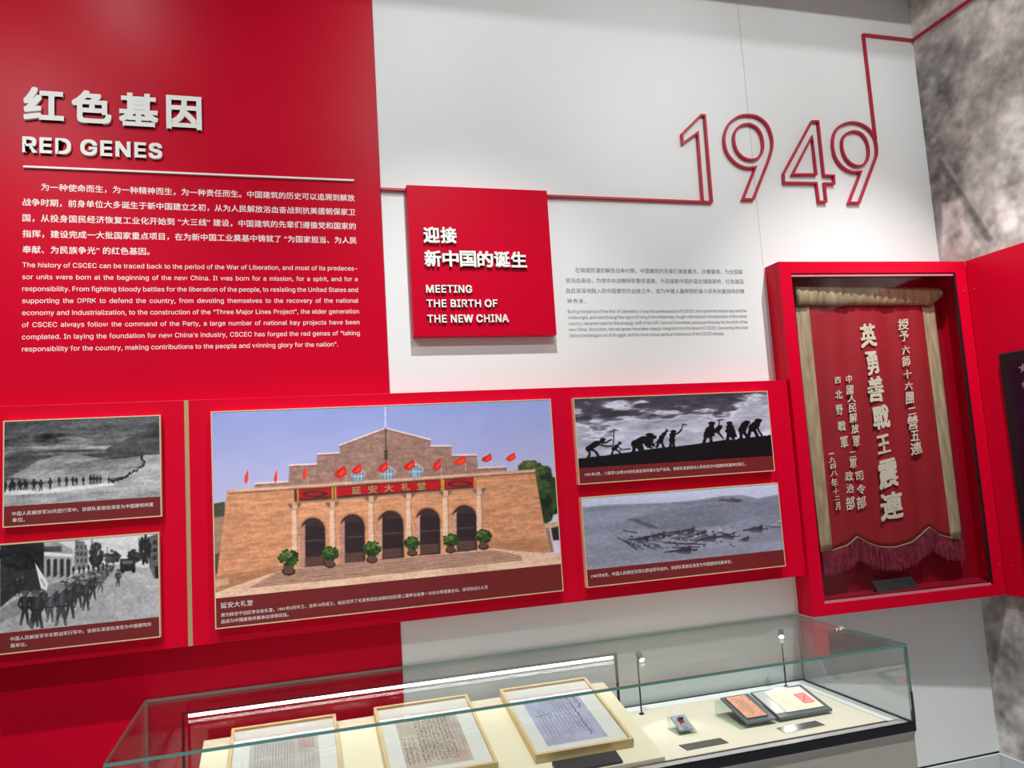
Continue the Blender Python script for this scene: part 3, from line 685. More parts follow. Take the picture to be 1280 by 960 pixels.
    # arched windows
    for cx, cy in ((554, 306), (653, 298), (747, 291)):
        P.ell(cx, cy - 2, 24, 23, (206, 176, 160)); P.ell(cx, cy, 21, 20, (88, 116, 140)); P.poly([(cx - 21, cy), (cx + 21, cy - 1), (cx + 21, cy + 18), (cx - 21, cy + 20)], (96, 124, 146))
        for dx in (-10, 0, 10): P.seg([(cx + dx, cy - 17), (cx + dx, cy + 18)], 2.2, (206, 214, 222))
        P.seg([(cx - 20, cy + 2), (cx + 20, cy + 1)], 2.2, (206, 214, 222))
    P.seg([(644, 76), (645, 146)], 3, (216, 218, 232)); P.seg([(645, 146), (647, 262)], 4, (70, 56, 54))
    for y in (225, 236, 246): P.ell(647, y, 7, 5, (64, 50, 50))
    # steps and ground
    P.poly([(68, 700), (260, 632), (1000, 548), (1230, 570), (1232, 600), (75, 718)], (226, 188, 160), 1, tex=.85 + n * .2 + n2 * .1)
    P.poly([(300, 618), (1000, 552), (1098, 572), (1100, 584), (195, 676)], (168, 128, 104), 1)
    for k in range(7):
        t = k / 6.0; a = lerp((300, 620), (195, 674), t); b = lerp((1000, 553), (1100, 582), t)
        P.seg([a, b], 3.6, (206, 168, 144)); P.seg([(a[0], a[1] + 3.6), (b[0], b[1] + 3.6)], 3.2, (112, 80, 68), .9)
    P.poly([(78, 655), (120, 648), (124, 668), (75, 675)], (190, 160, 136))
    P.blur(1); sky = P.a[..., 2] > P.a[..., 0] * 1.02
    gr = 1 + ((fbm(H, W, 160, 90, 35, 2) - .5) * .16 + (fbm(H, W, 30, 110, 36, 3) - .5) * .22) * np.where(sky, .06, 1)
    P.a *= gr[..., None] * np.where(sky[..., None], 1.0, np.array([.97, .94, .95]))
    # planters
    for cx, cy, r_ in ((322, 580, 33), (460, 565, 27), (600, 548, 28), (734, 530, 25), (862, 520, 25), (972, 507, 26)):
        P.ell(cx, cy + r_ * 1.35, r_ * .7, r_ * .45, (52, 36, 34)); P.poly([(cx - r_ * .55, cy + r_ * .5), (cx + r_ * .55, cy + r_ * .5), (cx + r_ * .45, cy + r_ * 1.55), (cx - r_ * .45, cy + r_ * 1.6)], (92, 62, 54))
        P.blob(cx, cy, r_, r_ * .8, (42, 66, 32), rnd, 120, .2); P.blob(cx - r_ * .2, cy - r_ * .3, r_ * .6, r_ * .4, (86, 108, 52), rnd, 40, .18)
    # flags
    for i, (cx, cy, w_, h_) in enumerate(((181, 310, 7, 26), (279, 308, 6, 25), (376, 298, 8, 22), (494, 294, 21, 24), (549, 284, 17, 20), (637, 277, 17, 21), (724, 271, 19, 20), (816, 270, 15, 24), (892, 256, 21, 18), (982, 247, 18, 16), (1062, 244, 17, 17))):
        P.seg([(cx + w_ * .8, cy - h_), (cx + w_ * .8 + 4, cy + h_ * 1.9)], 1.6, (206, 196, 190), .8)
        P.poly([(cx + w_ * .8, cy - h_), (cx + w_, cy + h_ * .3), (cx - w_ * .1, cy + h_ * .9), (cx - w_, cy + h_ * .5), (cx - w_ * .7, cy - h_ * .1)], (214, 44, 26) if i in (0, 1, 2, 8, 10) else (196, 26, 30))
        P.poly([(cx + w_ * .5, cy - h_ * .5), (cx + w_ * .8, cy), (cx, cy + h_ * .6), (cx - w_ * .3, cy + h_ * .3)], (236, 84, 40), .7)
t = board('pB', 'large colour photograph of a sandstone hall with five arches and red flags', (264.7, 514.9), (688.5, 498), (704.2, 737.6), (267.7, 788.2),
          cB(76, 717), cB(1229, 598), 620, 330, paintB, cB)
for ch, x, y in zip('延安大礼堂', (548, 602, 656, 712, 765), (355, 351, 347, 343, 340)):
    p = at(*cB(x, y), y=YF); cc = char(ch, p[0], p[2], .034, .030, YF, M['gold'], t, .02, .0008)
cap(t, '延安大礼堂', (96, 747), (203, 739), .046, cB, .012)
cap(t, '原为陕甘宁边区参议会礼堂。1941年2月开工，当年10月竣工。在此召开了毛泽东同志出席的边区第二届参议会第一次会议等重要会议。该项目设计人员', (97, 776), (986, 679), .0262, cB)
cap(t, '后成为中国建筑所属单位领导同志。', (97, 798), (322, 776), .0262, cB)

# --- photo 3: silhouettes digging under a stormy sky
def cC(x, y): return (700 + x / 3.428, 470 + y / 3.428)
def paint3(P):
    H, W = P.H, P.W; n = fbm(H, W, 5, 9, 41, 6, .6); n2 = fbm(H, W, 9, 12, 44, 4); v = np.linspace(0, 1, H)[:, None]
    g = 175 + (n - .5) * 120 - 10 * (1 - v); P.a[:] = g[..., None] * np.array([.96, .95, 1.06])
    u = np.linspace(0, 1, W)[None, :]
    f = n2 * 1.1 + .42 - v * 1.25 + .10 * np.sin(u * 9 + 1) - .22 * np.exp(-((u - .12) / .12) ** 2 - ((v - .12) / .12) ** 2) - .35 * np.exp(-((u - 1.0) / .13) ** 2) + .25 * np.exp(-((u - .62) / .25) ** 2 - ((v - .1) / .2) ** 2)
    d = np.clip((f - .60) / .22, 0, 1); d = (d * d * (3 - 2 * d) * .88)[..., None]; tx = (.6 + n * .9)[..., None]
    P.a = P.a * (1 - d) + np.array([50, 45, 56]) * tx * d
    hl = np.exp(-((f - .58) / .05) ** 2)[..., None] * .45; P.a = P.a * (1 - hl) + np.array([226, 224, 238]) * hl
    P.a += ((fbm(H, W, 20, 22, 46, 4, .6) - .5) * 40)[..., None]
    B = (14, 11, 16)
    P.poly([(76, 358), (110, 355), (200, 340), (300, 326), (420, 308), (500, 302), (610, 288), (700, 274), (760, 272), (830, 262), (905, 254), (920, 420), (76, 400)], B)
    for i in range(120):
        x = 76 + i * 6.9; y = 358 - (x - 76) * .124; P.ell(x, y, rnd.uniform(3, 8), rnd.uniform(1.5, 5), B, n=7)
    S = lambda pts, w_: P.seg(pts, w_, B)
    def body(hipx, hipy, shx, shy, hdx, hdy, legs, arms, s=1.0):
        P.poly([(hipx - 11 * s, hipy + 4), (hipx - 4 * s, hipy - 10 * s), (shx - 8 * s, shy - 9 * s), (shx + 9 * s, shy - 4 * s), (shx + 8 * s, shy + 8 * s), (hipx + 12 * s, hipy + 6)], B)
        P.ell(hipx, hipy, 12 * s, 12 * s, B); P.ell(shx, shy, 12 * s, 10 * s, B); P.ell(hdx, hdy, 9 * s, 8.5 * s, B); P.ell(hdx, hdy - 3 * s, 12 * s, 4.5 * s, B)
        S([(shx, shy), (hdx, hdy)], 9 * s)
        for l in legs: S(l, 10 * s); P.ell(*l[-1], 8 * s, 3.5 * s, B)
        for a in arms: S(a, 6.5 * s)
    body(122, 312, 158, 288, 184, 274, [[(122, 312), (128, 335), (120, 352)], [(126, 312), (152, 322), (166, 346)]], [[(158, 286), (195, 286), (222, 272)], [(160, 292), (200, 302), (226, 300)]], 1.1)
    S([(232, 228), (228, 300)], 5); S([(215, 238), (232, 229), (252, 234)], 4)
    body(230, 312, 244, 300, 256, 288, [[(230, 312), (222, 334)], [(234, 314), (252, 322), (258, 332)]], [[(244, 300), (266, 316), (300, 312)]], .8); S([(258, 318), (305, 311)], 3.5)
    body(322, 292, 360, 272, 384, 256, [[(318, 296), (316, 326)], [(330, 300), (350, 325)], [(345, 290), (356, 322)]], [[(362, 272), (390, 292), (404, 302)]], 1.5)
    P.ell(344, 280, 32, 13, B, rot=-.45); P.ell(326, 294, 17, 15, B)
    body(372, 290, 388, 276, 404, 262, [[(372, 290), (378, 305)], [(376, 290), (390, 308)]], [[(388, 276), (406, 296)]], 1.0)
    body(430, 278, 436, 262, 446, 250, [[(428, 280), (414, 304)], [(434, 280), (444, 304)]], [[(436, 262), (452, 244), (460, 234)], [(430, 268), (410, 290)]], 1.0); S([(440, 250), (460, 228)], 4); S([(452, 226), (468, 238)], 4)
    body(480, 274, 482, 254, 486, 240, [[(478, 276), (472, 304)], [(484, 276), (488, 303)]], [[(484, 254), (508, 244), (522, 228)], [(478, 256), (470, 274)]], 1.15); S([(516, 236), (530, 206)], 4); S([(522, 206), (545, 210)], 4.5)
    body(636, 250, 646, 226, 650, 206, [[(630, 254), (620, 272), (616, 290)], [(640, 254), (648, 270), (646, 290)]], [[(652, 228), (676, 234), (692, 222)], [(640, 230), (618, 248)]], 1.35)
    P.poly([(625, 222), (660, 215), (664, 258), (612, 262)], B); body(672, 234, 678, 226, 686, 218, [], [[(676, 236), (700, 268)]], 1.0); S([(682, 190), (682, 230)], 4.5); S([(676, 190), (700, 186)], 4.5); S([(676, 246), (702, 270)], 3.5)
    body(730, 240, 730, 218, 726, 204, [[(722, 246), (718, 270)], [(738, 246), (742, 268)]], [[(722, 220), (708, 240)], [(740, 222), (750, 240)]], 1.2); P.poly([(712, 212), (742, 210), (760, 262), (714, 264)], B)
    body(780, 232, 790, 212, 800, 202, [[(776, 236), (776, 268)], [(786, 238), (806, 266)]], [[(792, 214), (766, 236)]], 1.4); P.ell(786, 220, 15, 17, B)
    body(824, 222, 840, 208, 850, 194, [[(816, 228), (806, 266)], [(832, 230), (848, 262)]], [[(842, 210), (852, 236), (866, 256)]], 1.45); P.ell(828, 214, 19, 13, B, rot=-.4); S([(846, 226), (868, 258)], 4)
t = board('p3', 'black and white photograph of silhouetted figures digging below a stormy sky', (716, 497.1), (959.6, 489), (968.4, 589.6), (723.9, 605),
          cC(78, 392), cC(914, 345), 340, 130, paint3, cC)
cap(t, '1941年3月，八路军120师359旅在南泥湾开展大生产运动。该部队某部部分人员后成为中国建筑所属单位职工。', (107, 429), (797, 389), .0232, cC)

# --- photo 4: soldiers lying in sand dunes
def paint4(P):
    H, W = P.H, P.W; n = fbm(H, W, 5, 10, 51, 5, .6); n2 = fbm(H, W, 60, 40, 52, 3); tx = .82 + n * .25 + n2 * .12
    P.a[:] = np.array([158, 162, 184])[None, None]; v = np.linspace(0, 1, H)[:, None, None]; P.a = P.a * (1.15 - .25 * v)
    P.poly([(88, 565), (200, 552), (330, 548), (480, 542), (600, 530), (690, 515), (780, 510), (850, 525), (935, 508), (968, 760), (110, 840)], (122, 124, 142), 1, tex=tx)
    P.poly([(88, 590), (300, 560), (420, 560), (300, 612), (200, 640), (95, 650)], (138, 140, 160), .7, tex=tx)
    P.poly([(290, 615), (420, 580), (640, 552), (940, 530), (945, 590), (800, 610), (700, 640), (500, 660), (420, 655)], (106, 108, 126), .8, tex=tx)
    P.poly([(285, 612), (380, 650), (440, 658), (400, 640), (330, 612)], (74, 74, 88), .8)
    P.poly([(100, 690), (300, 650), (560, 670), (960, 600), (968, 760), (110, 835)], (134, 136, 156), .75, tex=tx)
    P.poly([(720, 640), (960, 600), (966, 700), (800, 720)], (116, 118, 136), .6, tex=tx)
    for i in range(300):
        x = rnd.uniform(95, 960); y = rnd.uniform(600, 815); g = rnd.choice([98, 112, 158, 170]); P.seg([(x, y), (x + rnd.uniform(6, 26), y + rnd.uniform(-7, 3))], 1.8, (g, g, g + 16), .35)
    P.seg([(480, 543), (560, 546), (620, 540), (680, 530)], 3, (84, 84, 96), .6); P.blob(735, 532, 45, 7, (62, 62, 72), rnd, 30, .3)
    P.blur(2); P.a += ((fbm(H, W, 90, 50, 53, 2) - .5) * 24)[..., None]
    def lying(x, y, L, a, c):
        L *= 1.2; y -= 4
        ca, sa = math.cos(a), math.sin(a); pt = lambda u, v_: (x + u * ca - v_ * sa, y + u * sa + v_ * ca)
        P.poly([pt(-L * .5, 3), pt(-L * .15, -L * .12), pt(L * .25, -L * .2), pt(L * .42, -L * .06), pt(L * .4, 6), pt(-L * .5, 8)], c)
        P.ell(*pt(L * .32, -L * .21), L * .10, L * .10, [k * .7 for k in c]); P.ell(*pt(L * .31, -L * .25), L * .12, L * .06, [min(255, k * 1.25) for k in c])
        P.seg([pt(L * .2, -L * .1), pt(L * .55, -L * .05), pt(L * .75, -L * .12)], L * .06, [k * .6 for k in c]); P.seg([pt(-L * .45, 5), pt(-L * .8, 12)], L * .09, [k * .7 for k in c])
        P.poly([pt(-L * .5, 8), pt(L * .45, 7), pt(L * .3, 14), pt(-L * .3, 15)], (66, 66, 78), .8)
    for x, y, L, a in ((350, 705, 60, .2), (420, 690, 66, .1), (485, 678, 60, .15), (548, 668, 58, .1), (600, 685, 60, 0), (660, 682, 66, .1), (720, 690, 56, .15), (390, 728, 60, .4), (470, 708, 70, .1), (560, 712, 62, -.1), (520, 690, 50, 0), (640, 700, 60, 0), (840, 660, 58, .1), (925, 640, 48, 0), (795, 700, 30, 0), (320, 728, 50, .6), (530, 752, 66, .1)):
        lying(x, y, L, a, rnd.choice([(78, 78, 90), (58, 58, 68), (104, 104, 118), (134, 134, 148)]))
    for a, b in (((270, 662), (330, 672)), ((245, 690), (320, 735)), ((280, 702), (330, 745)), ((450, 715), (620, 722)), ((480, 735), (600, 733)), ((445, 755), (590, 742)), ((690, 668), (740, 690))): P.seg([a, b], 4.5, (46, 46, 56))
    for i in range(70): P.ell(rnd.uniform(300, 780), rnd.uniform(665, 735), rnd.uniform(3, 9), rnd.uniform(2, 5), rnd.choice([(44, 44, 54), (150, 150, 166), (70, 70, 82)]), .8, n=7)
t = board('p4', 'black and white photograph of soldiers lying among pale sand dunes', (725.7, 621.1), (972.5, 604.2), (982.1, 708.6), (734.1, 734),
          cC(110, 828), cC(953, 748), 340, 135, paint4, cC)
cap(t, '1947年8月，中国人民解放军西北野战军作战中。该部队某部后演变为中国建筑所属单位。', (135, 865), (738, 808), .0235, cC)

# ------------------------------------------------------------------ banner cabinet
bc = thing('banner_cabinet', 'red wall cabinet with glass front holding the embroidered banner', 'cabinet')
XLc, XRc = 2.238, 3.276; yL, yRr = -.108, -.165
zT, zB = 2.508, .878
def fy(x): return yL + (yRr - yL) * (x - XLc) / (XRc - XLc)
def prism(name, poly_xz, yf, yb, material, parent):
    n = len(poly_xz); V = [(x, yf(x), z) for x, z in poly_xz] + [(x, yb(x), z) for x, z in poly_xz]
    Fc = [tuple(range(n)), tuple(range(2 * n - 1, n - 1, -1))] + [(i, (i + 1) % n, n + (i + 1) % n, n + i) for i in range(n)]
    return pm(name, V, Fc, material, parent)
ix0, ix1, iz0, iz1 = 2.300, 3.212, .930, 2.452
fb = lambda x: fy(x) + .028
V = []; O4 = [(XLc, zB), (XRc, zB), (XRc, zT), (XLc, zT)]; I4 = [(ix0, iz0), (ix1, iz0), (ix1, iz1), (ix0, iz1)]
for f_ in (fy, fb):
    V += [(x, f_(x), z) for x, z in O4] + [(x, f_(x), z) for x, z in I4]
Fc = []
for i in range(4):
    j = (i + 1) % 4
    Fc += [(i, j, 4 + j, 4 + i), (8 + i, 12 + i, 12 + j, 8 + j), (i, 8 + i, 8 + j, j), (4 + i, 4 + j, 12 + j, 12 + i)]
pm('front_frame', V, Fc, M['redp'], bc)
g = .0015
body_b = lambda x: -.001
bs_ = lambda x: fb(x) + g
for nm, P4 in (('side_board', [(XLc, zB), (XLc + .03, zB), (XLc + .03, zT), (XLc, zT)]), ('side_board', [(3.248, zB), (XRc, zB), (XRc, zT), (3.248, zT)]),
               ('top_panel', [(XLc + .03, zT - .05), (3.248, zT - .05), (3.248, zT), (XLc + .03, zT)]), ('bottom_panel', [(XLc + .03, zB), (3.248, zB), (3.248, .944), (XLc + .03, .944)])):
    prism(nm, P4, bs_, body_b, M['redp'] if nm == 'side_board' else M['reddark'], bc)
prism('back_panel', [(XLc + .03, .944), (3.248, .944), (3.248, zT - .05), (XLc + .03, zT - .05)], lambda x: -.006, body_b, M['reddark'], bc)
gl = prism('glass_pane', [(ix0 - .004, iz0 - .004), (ix1 + .004, iz0 - .004), (ix1 + .004, iz1 + .004), (ix0 - .004, iz1 + .004)], lambda x: fy(x) + .012, lambda x: fy(x) + .018, M['cglass'], bc)
M['rail'] = mat('pale_pink_glass_rail', (.55, .22, .25), .25)
prism('glass_rail', [(ix0, iz0), (ix1 - .012, iz0), (ix1 - .012, iz0 + .010), (ix0, iz0 + .010)], lambda x: fy(x) + .003, lambda x: fy(x) + .011, M['rail'], bc)
prism('glass_rail', [(ix0, iz1 - .016), (ix1 - .012, iz1 - .016), (ix1 - .012, iz1 - .007), (ix0, iz1 - .007)], lambda x: fy(x) + .003, lambda x: fy(x) + .011, M['rail'], bc)
prism('gasket', [(ix1 - .012, iz0), (ix1, iz0), (ix1, iz1), (ix1 - .012, iz1)], lambda x: fy(x) + .003, lambda x: fy(x) + .010, M['black'], bc)
for z in (2.36, 1.02): tube('screw', (3.254, fy(3.254) - .0012, z), (3.254, fy(3.254) + .002, z), .003, M['steel'], bc, 8)
# banner
YB = -.050
bn = thing('embroidered_banner', 'hanging red silk banner with olive-gold bands, cream calligraphy and maroon fringe', 'banner', loc=(2.78, YB, 2.38))
def scal(x):      # lower edge of the cloth
    pts = [(2.355, 1.150), (2.42, 1.148), (2.50, 1.168), (2.559, 1.203), (2.62, 1.165), (2.69, 1.142), (2.77, 1.134), (2.86, 1.150), (2.93, 1.180), (2.982, 1.213), (3.04, 1.170), (3.10, 1.150), (3.165, 1.144)]
    return float(np.interp(x, [p[0] for p in pts], [p[1] for p in pts]))
def wav(x, z): return .004 * math.sin(x * 23 + z * 2) + .0025 * math.sin(x * 51 - z * 3)
def sheet(name, xa, xb, za, zb, nx, nz, y, material, parent, th=.002, bot=None, xf=None):
    V, Fc = [], []
    for s in (0, 1):
        for j in range(nz + 1):
            for i in range(nx + 1):
                x = xa + (xb - xa) * i / nx; z0_ = bot(x) if bot else za; z = z0_ + (zb - z0_) * j / nz
                if xf: x = xf(x, z)
                V.append((x, y + wav(x, z) + s * th, z))
    N = (nx + 1) * (nz + 1); id_ = lambda i, j, s: s * N + j * (nx + 1) + i
    for j in range(nz):
        for i in range(nx):
            Fc.append((id_(i, j, 0), id_(i + 1, j, 0), id_(i + 1, j + 1, 0), id_(i, j + 1, 0))); Fc.append((id_(i, j, 1), id_(i, j + 1, 1), id_(i + 1, j + 1, 1), id_(i + 1, j, 1)))
    for i in range(nx):
        Fc.append((id_(i, 0, 0), id_(i, 0, 1), id_(i + 1, 0, 1), id_(i + 1, 0, 0))); Fc.append((id_(i, nz, 0), id_(i + 1, nz, 0), id_(i + 1, nz, 1), id_(i, nz, 1)))
    for j in range(nz):
        Fc.append((id_(0, j, 0), id_(0, j + 1, 0), id_(0, j + 1, 1), id_(0, j, 1))); Fc.append((id_(nx, j, 0), id_(nx, j, 1), id_(nx, j + 1, 1), id_(nx, j + 1, 0)))
    return pm(name, V, Fc, material, parent, smooth=True)
sheet('cloth', 2.41, 3.105, 0, 2.325, 60, 40, YB, M['cloth'], bn, bot=scal)
sheet('cloth', 3.10, 3.165, 0, 1.30, 6, 6, YB + .003, M['cloth'], bn, bot=scal)
sheet('side_band', 2.350, 2.420, 1.150, 2.32, 8, 30, YB - .004, M['band'], bn, th=.004)
sheet('side_band', 3.095, 3.168, 1.148, 2.32, 8, 30, YB - .004, M['band'], bn, th=.004)
# header sleeve over the rod
def sleeve():
    V, Fc = [], []; nx, nr = 70, 14
    for i in range(nx + 1):
        x = 2.348 + (3.205 - 2.348) * i / nx; e = max(0, (i - nx + 5) / 5.0); pl = .004 * math.sin(i * 1.7) + .003 * math.sin(i * 2.9 + 1)
        for j in range(nr):
            t = 2 * math.pi * j / nr; hz = .046 * (1 - e * .5); cz = 2.353 + e * .018
            V.append((x, YB - .012 + (.018 + pl) * math.cos(t), cz + hz * math.sin(t) + .002 * math.sin(i * 2.3)))
    for i in range(nx):
        for j in range(nr): Fc.append((i * nr + j, i * nr + (j + 1) % nr, (i + 1) * nr + (j + 1) % nr, (i + 1) * nr + j))
    Fc += [tuple(range(nr)), tuple(range(nx * nr, nx * nr + nr))]
    return pm('header_sleeve', V, Fc, M['bandt'], bn, smooth=True)
sleeve()
tube('rod', (2.34, YB - .012, 2.372), (3.238, YB - .012, 2.372), .007, M['placard'], bn)
# piping along scallop
pts = [(2.42 + (3.165 - 2.42) * i / 60) for i in range(61)]
V, Fc = [], []
for i, x in enumerate(pts):
    z = scal(x)
    for dy, dz in ((-.006, 0), (0, .005), (.004, 0), (0, -.005)): V.append((x, YB + wav(x, z) + dy, z + dz))
for i in range(60):
    for j in range(4): Fc.append((i * 4 + j, i * 4 + (j + 1) % 4, i * 4 + 4 + (j + 1) % 4, i * 4 + 4 + j))
pm('piping', V, Fc, M['piping'], bn, smooth=True)
# fringe
V, Fc = [], []
for i in range(900):
    x = 2.356 + (3.168 - 2.356) * (i + rnd.random()) / 900; z = scal(x) - .002; L_ = .100 + rnd.uniform(-.010, .010) + (rnd.random() < .02) * .02
    y = YB + rnd.uniform(-.010, .006); dx = rnd.uniform(-.006, .006); r_ = .0011; n = len(V)
    for k in range(5):
        t = k / 4; xx = x + dx * t + rnd.uniform(-.0010, .0010); yy = y + rnd.uniform(-.001, .001)
        for a in range(3): V.append((xx + r_ * math.cos(a * 2.094), yy + r_ * math.sin(a * 2.094), z - L_ * t))
    for k in range(4):
        for a in range(3): Fc.append((n + k * 3 + a, n + k * 3 + (a + 1) % 3, n + k * 3 + 3 + (a + 1) % 3, n + k * 3 + 3 + a))
fr = pm('fringe', V, Fc, M['fringe'], bn); fr['kind'] = 'stuff'
CH = [('英', 281, 130, 70, 95), ('勇', 298, 243, 56, 96), ('善', 313, 352, 68, 104), ('戰', 335, 468, 72, 96), ('王', 345, 580, 60, 78), ('震', 362, 703, 86, 118), ('連', 378, 835, 100, 112),
      ('授', 427, 84, 46, 44), ('予', 432, 133, 36, 44), ('六', 437, 190, 36, 34), ('師', 440, 237, 36, 44), ('十', 445, 290, 34, 36), ('六', 450, 338, 34, 34), ('團', 455, 388, 38, 50), ('二', 462, 443, 36, 28), ('營', 468, 490, 44, 56), ('五', 475, 545, 38, 42), ('連', 480, 597, 52, 50),
      ('中', 203, 310, 28, 32), ('國', 207, 355, 32, 38), ('人', 212, 391, 34, 30), ('民', 216, 430, 32, 38), ('解', 220, 471, 34, 40), ('放', 228, 516, 36, 38), ('軍', 233, 568, 32, 46), ('二', 217, 622, 28, 24), ('軍', 220, 660, 32, 42),
      ('司', 247, 711, 34, 38), ('令', 254, 766, 36, 40), ('部', 255, 821, 42, 50), ('政', 203, 713, 36, 40), ('治', 207, 763, 32, 38), ('部', 209, 824, 40, 54),
      ('西', 157, 315, 28, 26), ('北', 160, 375, 30, 36), ('野', 163, 438, 32, 42), ('戰', 172, 505, 34, 40), ('軍', 183, 572, 34, 48),
      ('一', 130, 619, 22, 5), ('九', 133, 645, 28, 24), ('四', 137, 671, 26, 20), ('八', 140, 701, 30, 22), ('年', 143, 740, 26, 36), ('十', 149, 776, 24, 26), ('二', 153, 803, 22, 16), ('月', 157, 836, 22, 32)]
for i, (ch, cx, cy, w_, h_) in enumerate(CH):
    p = at(1000 + cx / 3.31, 380 + cy / 3.31, y=YB - .009); dd = math.dist(p, CAMP) / FPX
    A = at(1000 + (cx - w_ / 2) / 3.31, 380 + cy / 3.31, y=YB - .009); B_ = at(1000 + (cx + w_ / 2) / 3.31, 380 + cy / 3.31, y=YB - .009)
    C_ = at(1000 + cx / 3.31, 380 + (cy - h_ / 2) / 3.31, y=YB - .009); D_ = at(1000 + cx / 3.31, 380 + (cy + h_ / 2) / 3.31, y=YB - .009)
    char(ch, p[0], p[2], B_[0] - A[0], C_[2] - D_[2], YB - .0075, M['calli'], bn, .026 if i < 7 else .013, .002, rotz=.09 + rnd.uniform(-.07, .07), shear=.15, brush=.05, seed=i * 1.7)
# placard in the cabinet
pc = thing('placard', 'small black tilted placard at the foot of the hanging banner', 'placard', loc=(2.73, -.05, .944))
pm('plate', [(2.615, -.085, .946), (2.845, -.085, .946), (2.845, -.048, .992), (2.615, -.048, .992), (2.615, -.085, .944), (2.845, -.085, .944), (2.845, -.044, .990), (2.615, -.044, .990)],
   [(0, 1, 2, 3), (7, 6, 5, 4), (0, 4, 5, 1), (1, 5, 6, 2), (2, 6, 7, 3), (3, 7, 4, 0)], M['placard'], pc)
for s in (2.64, 2.81): box('foot', (s, s + .012, -.075, -.030, .944, .948), M['placard'], pc)

# ------------------------------------------------------------------ side red panel with a screen
sp = thing('side_panel', 'red panel on the mural wall right of the banner cabinet', 'wall panel')
XS = XRc
box('board', (XS, XR - .001, -2.4, -.168, .876, 2.508), M['redp'], sp)
for z, y in ((2.36, -.2), (1.02, -.21)): tube('screw', (XS - .001, y, z), (XS + .002, y, z), .003, M['steel'], sp, 8)
sn = thing('wall_screen', 'dark wall screen with thick black bezel at the right edge', 'screen')
ys1 = at(1247.5, 446, x=XS - .02)[1]; zs1 = (at(1247.5, 443, x=XS - .02)[2] + at(1280, 436, x=XS - .02)[2]) / 2; zs0 = 1.03
ys1 = min(ys1, -.19)
bz = box('bezel', (XS - .02, XS - .0005, ys1 - 1.2, ys1, zs0 - .2, zs1), M['black'], sn, bev=.008)
zb0 = zs0 - .2
box('display', (XS - .0215, XS - .0195, ys1 - 1.165, ys1 - .045, zb0 + .04, zs1 - .045), M['screen'], sn)
M['dimtext'] = mat('dim_screen_text', (.2, .18, .2), .4, emit=((.25, .22, .25), .10))
def star(cy, cz, r_):
    V = [(XS - .0222, cy, cz)]; 
    for k in range(10):
        a = math.pi / 2 + k * math.pi / 5; q = r_ if k % 2 == 0 else r_ * .4; V.append((XS - .0222, cy + q * math.cos(a), cz + q * math.sin(a)))
    return V, [(0, 1 + k, 1 + (k + 1) % 10) for k in range(10)]
for cy, cz, r_ in ((ys1 - .125, zs1 - .085, .026), (ys1 - .120, zs1 - .16, .02), (ys1 - .145, zs1 - .21, .018)):
    V, Fc = star(cy, cz, r_); pm('screen_mark', V, Fc, M['dimtext'], sn)

# ------------------------------------------------------------------ glass display case
dc = thing('display_case', 'long glass-topped museum display case on a grey cabinet base', 'display case')
X0, X1, Y0, Y1 = -.520, 2.220, -.679, -.012
GT, GB = .876, .560
def pane(name, b, edge_axes):
    """glass slab; faces on its narrow sides get the green edge material"""
    v = boxv(*b); mi = []
    for f in BF:
        c = [sum(v[i][k] for i in f) / 4 for k in range(3)]
        ax = [abs(c[k] - (b[2 * k] + b[2 * k + 1]) / 2) / max(1e-9, (b[2 * k + 1] - b[2 * k]) / 2) for k in range(3)]
        k = ax.index(max(ax)); mi.append(1 if k in edge_axes else 0)
    return pm(name, v, BF, None, dc, mats=[M['glass'], M['gedge']], mi=mi)
th = .010
pane('top_pane', (X0, X1, Y0, Y1, GT - th, GT), (0, 1))
pane('front_pane', (X0, X1, Y0, Y0 + th, .592, GT - th), (0, 2))
pane('back_pane', (X0, X1, Y1 - th, Y1, .592, GT - th), (0,))
pane('end_pane', (X0, X0 + th, Y0 + th, Y1 - th, .592, GT - th), (1,))
pane('end_pane', (X1 - th, X1, Y0 + th, Y1 - th, .592, GT - th), (1,))
boxes('bottom_rim', [(X0, X1, Y0, Y0 + .012, GB, .592), (X0, X1, Y1 - .006, Y1, GB, .592), (X0, X0 + .012, Y0 + .012, Y1 - .006, GB, .592), (X1 - .012, X1, Y0 + .012, Y1 - .006, GB, .592)], M['black'], dc)
box('corner_refraction', (X1 - .0005, X1 + .001, Y0 - .001, Y0 + .010, .592, .70), M['black'], dc)  # black strips stand in for the dark refraction in the glass corners
box('corner_refraction', (X0 - .001, X0 + .0005, Y0 - .001, Y0 + .010, .592, .70), M['black'], dc)
box('lip', (X0 + .004, X1 - .004, Y0 + .002, Y1, GB - .010, GB), M['steel'], dc)
box('cabinet_base', (X0 + .006, X1 - .006, Y0 + .006, Y1, 0, GB - .010), M['body'], dc)
box('white_deck', (X0 + .012, X1 - .012, Y0 + .012, Y1 - .006, GB, .588), M['inner'], dc)
box('deck_seam', (X0 + .075, 2.146, -.624, -.082, .588, .5893), M['black'], dc)
box('cloth_deck', (X0 + .080, 2.141, -.622, -.087, .5893, .5905), M['cream'], dc)
DK = .5905

# sloping riser board
TH = math.radians(13.3); ct, st_ = math.cos(TH), math.sin(TH)
rz = thing('display_riser', 'cream fabric-covered sloping board inside the case carrying the framed documents', 'riser', loc=(.45, -.616, DK))
def sl(x, s, o=0): return (x, -.616 + s * ct - o * st_, .6035 + s * st_ + o * ct)
V = [(-.317, -.616, DK), (1.220, -.616, DK), (1.220, -.090, DK), (-.317, -.090, DK), sl(-.317, 0), sl(1.220, 0), sl(1.220, .541), sl(-.317, .541)]
bo = pm('board', V, BF, M['creamd'], rz); bevel(bo, .0012)

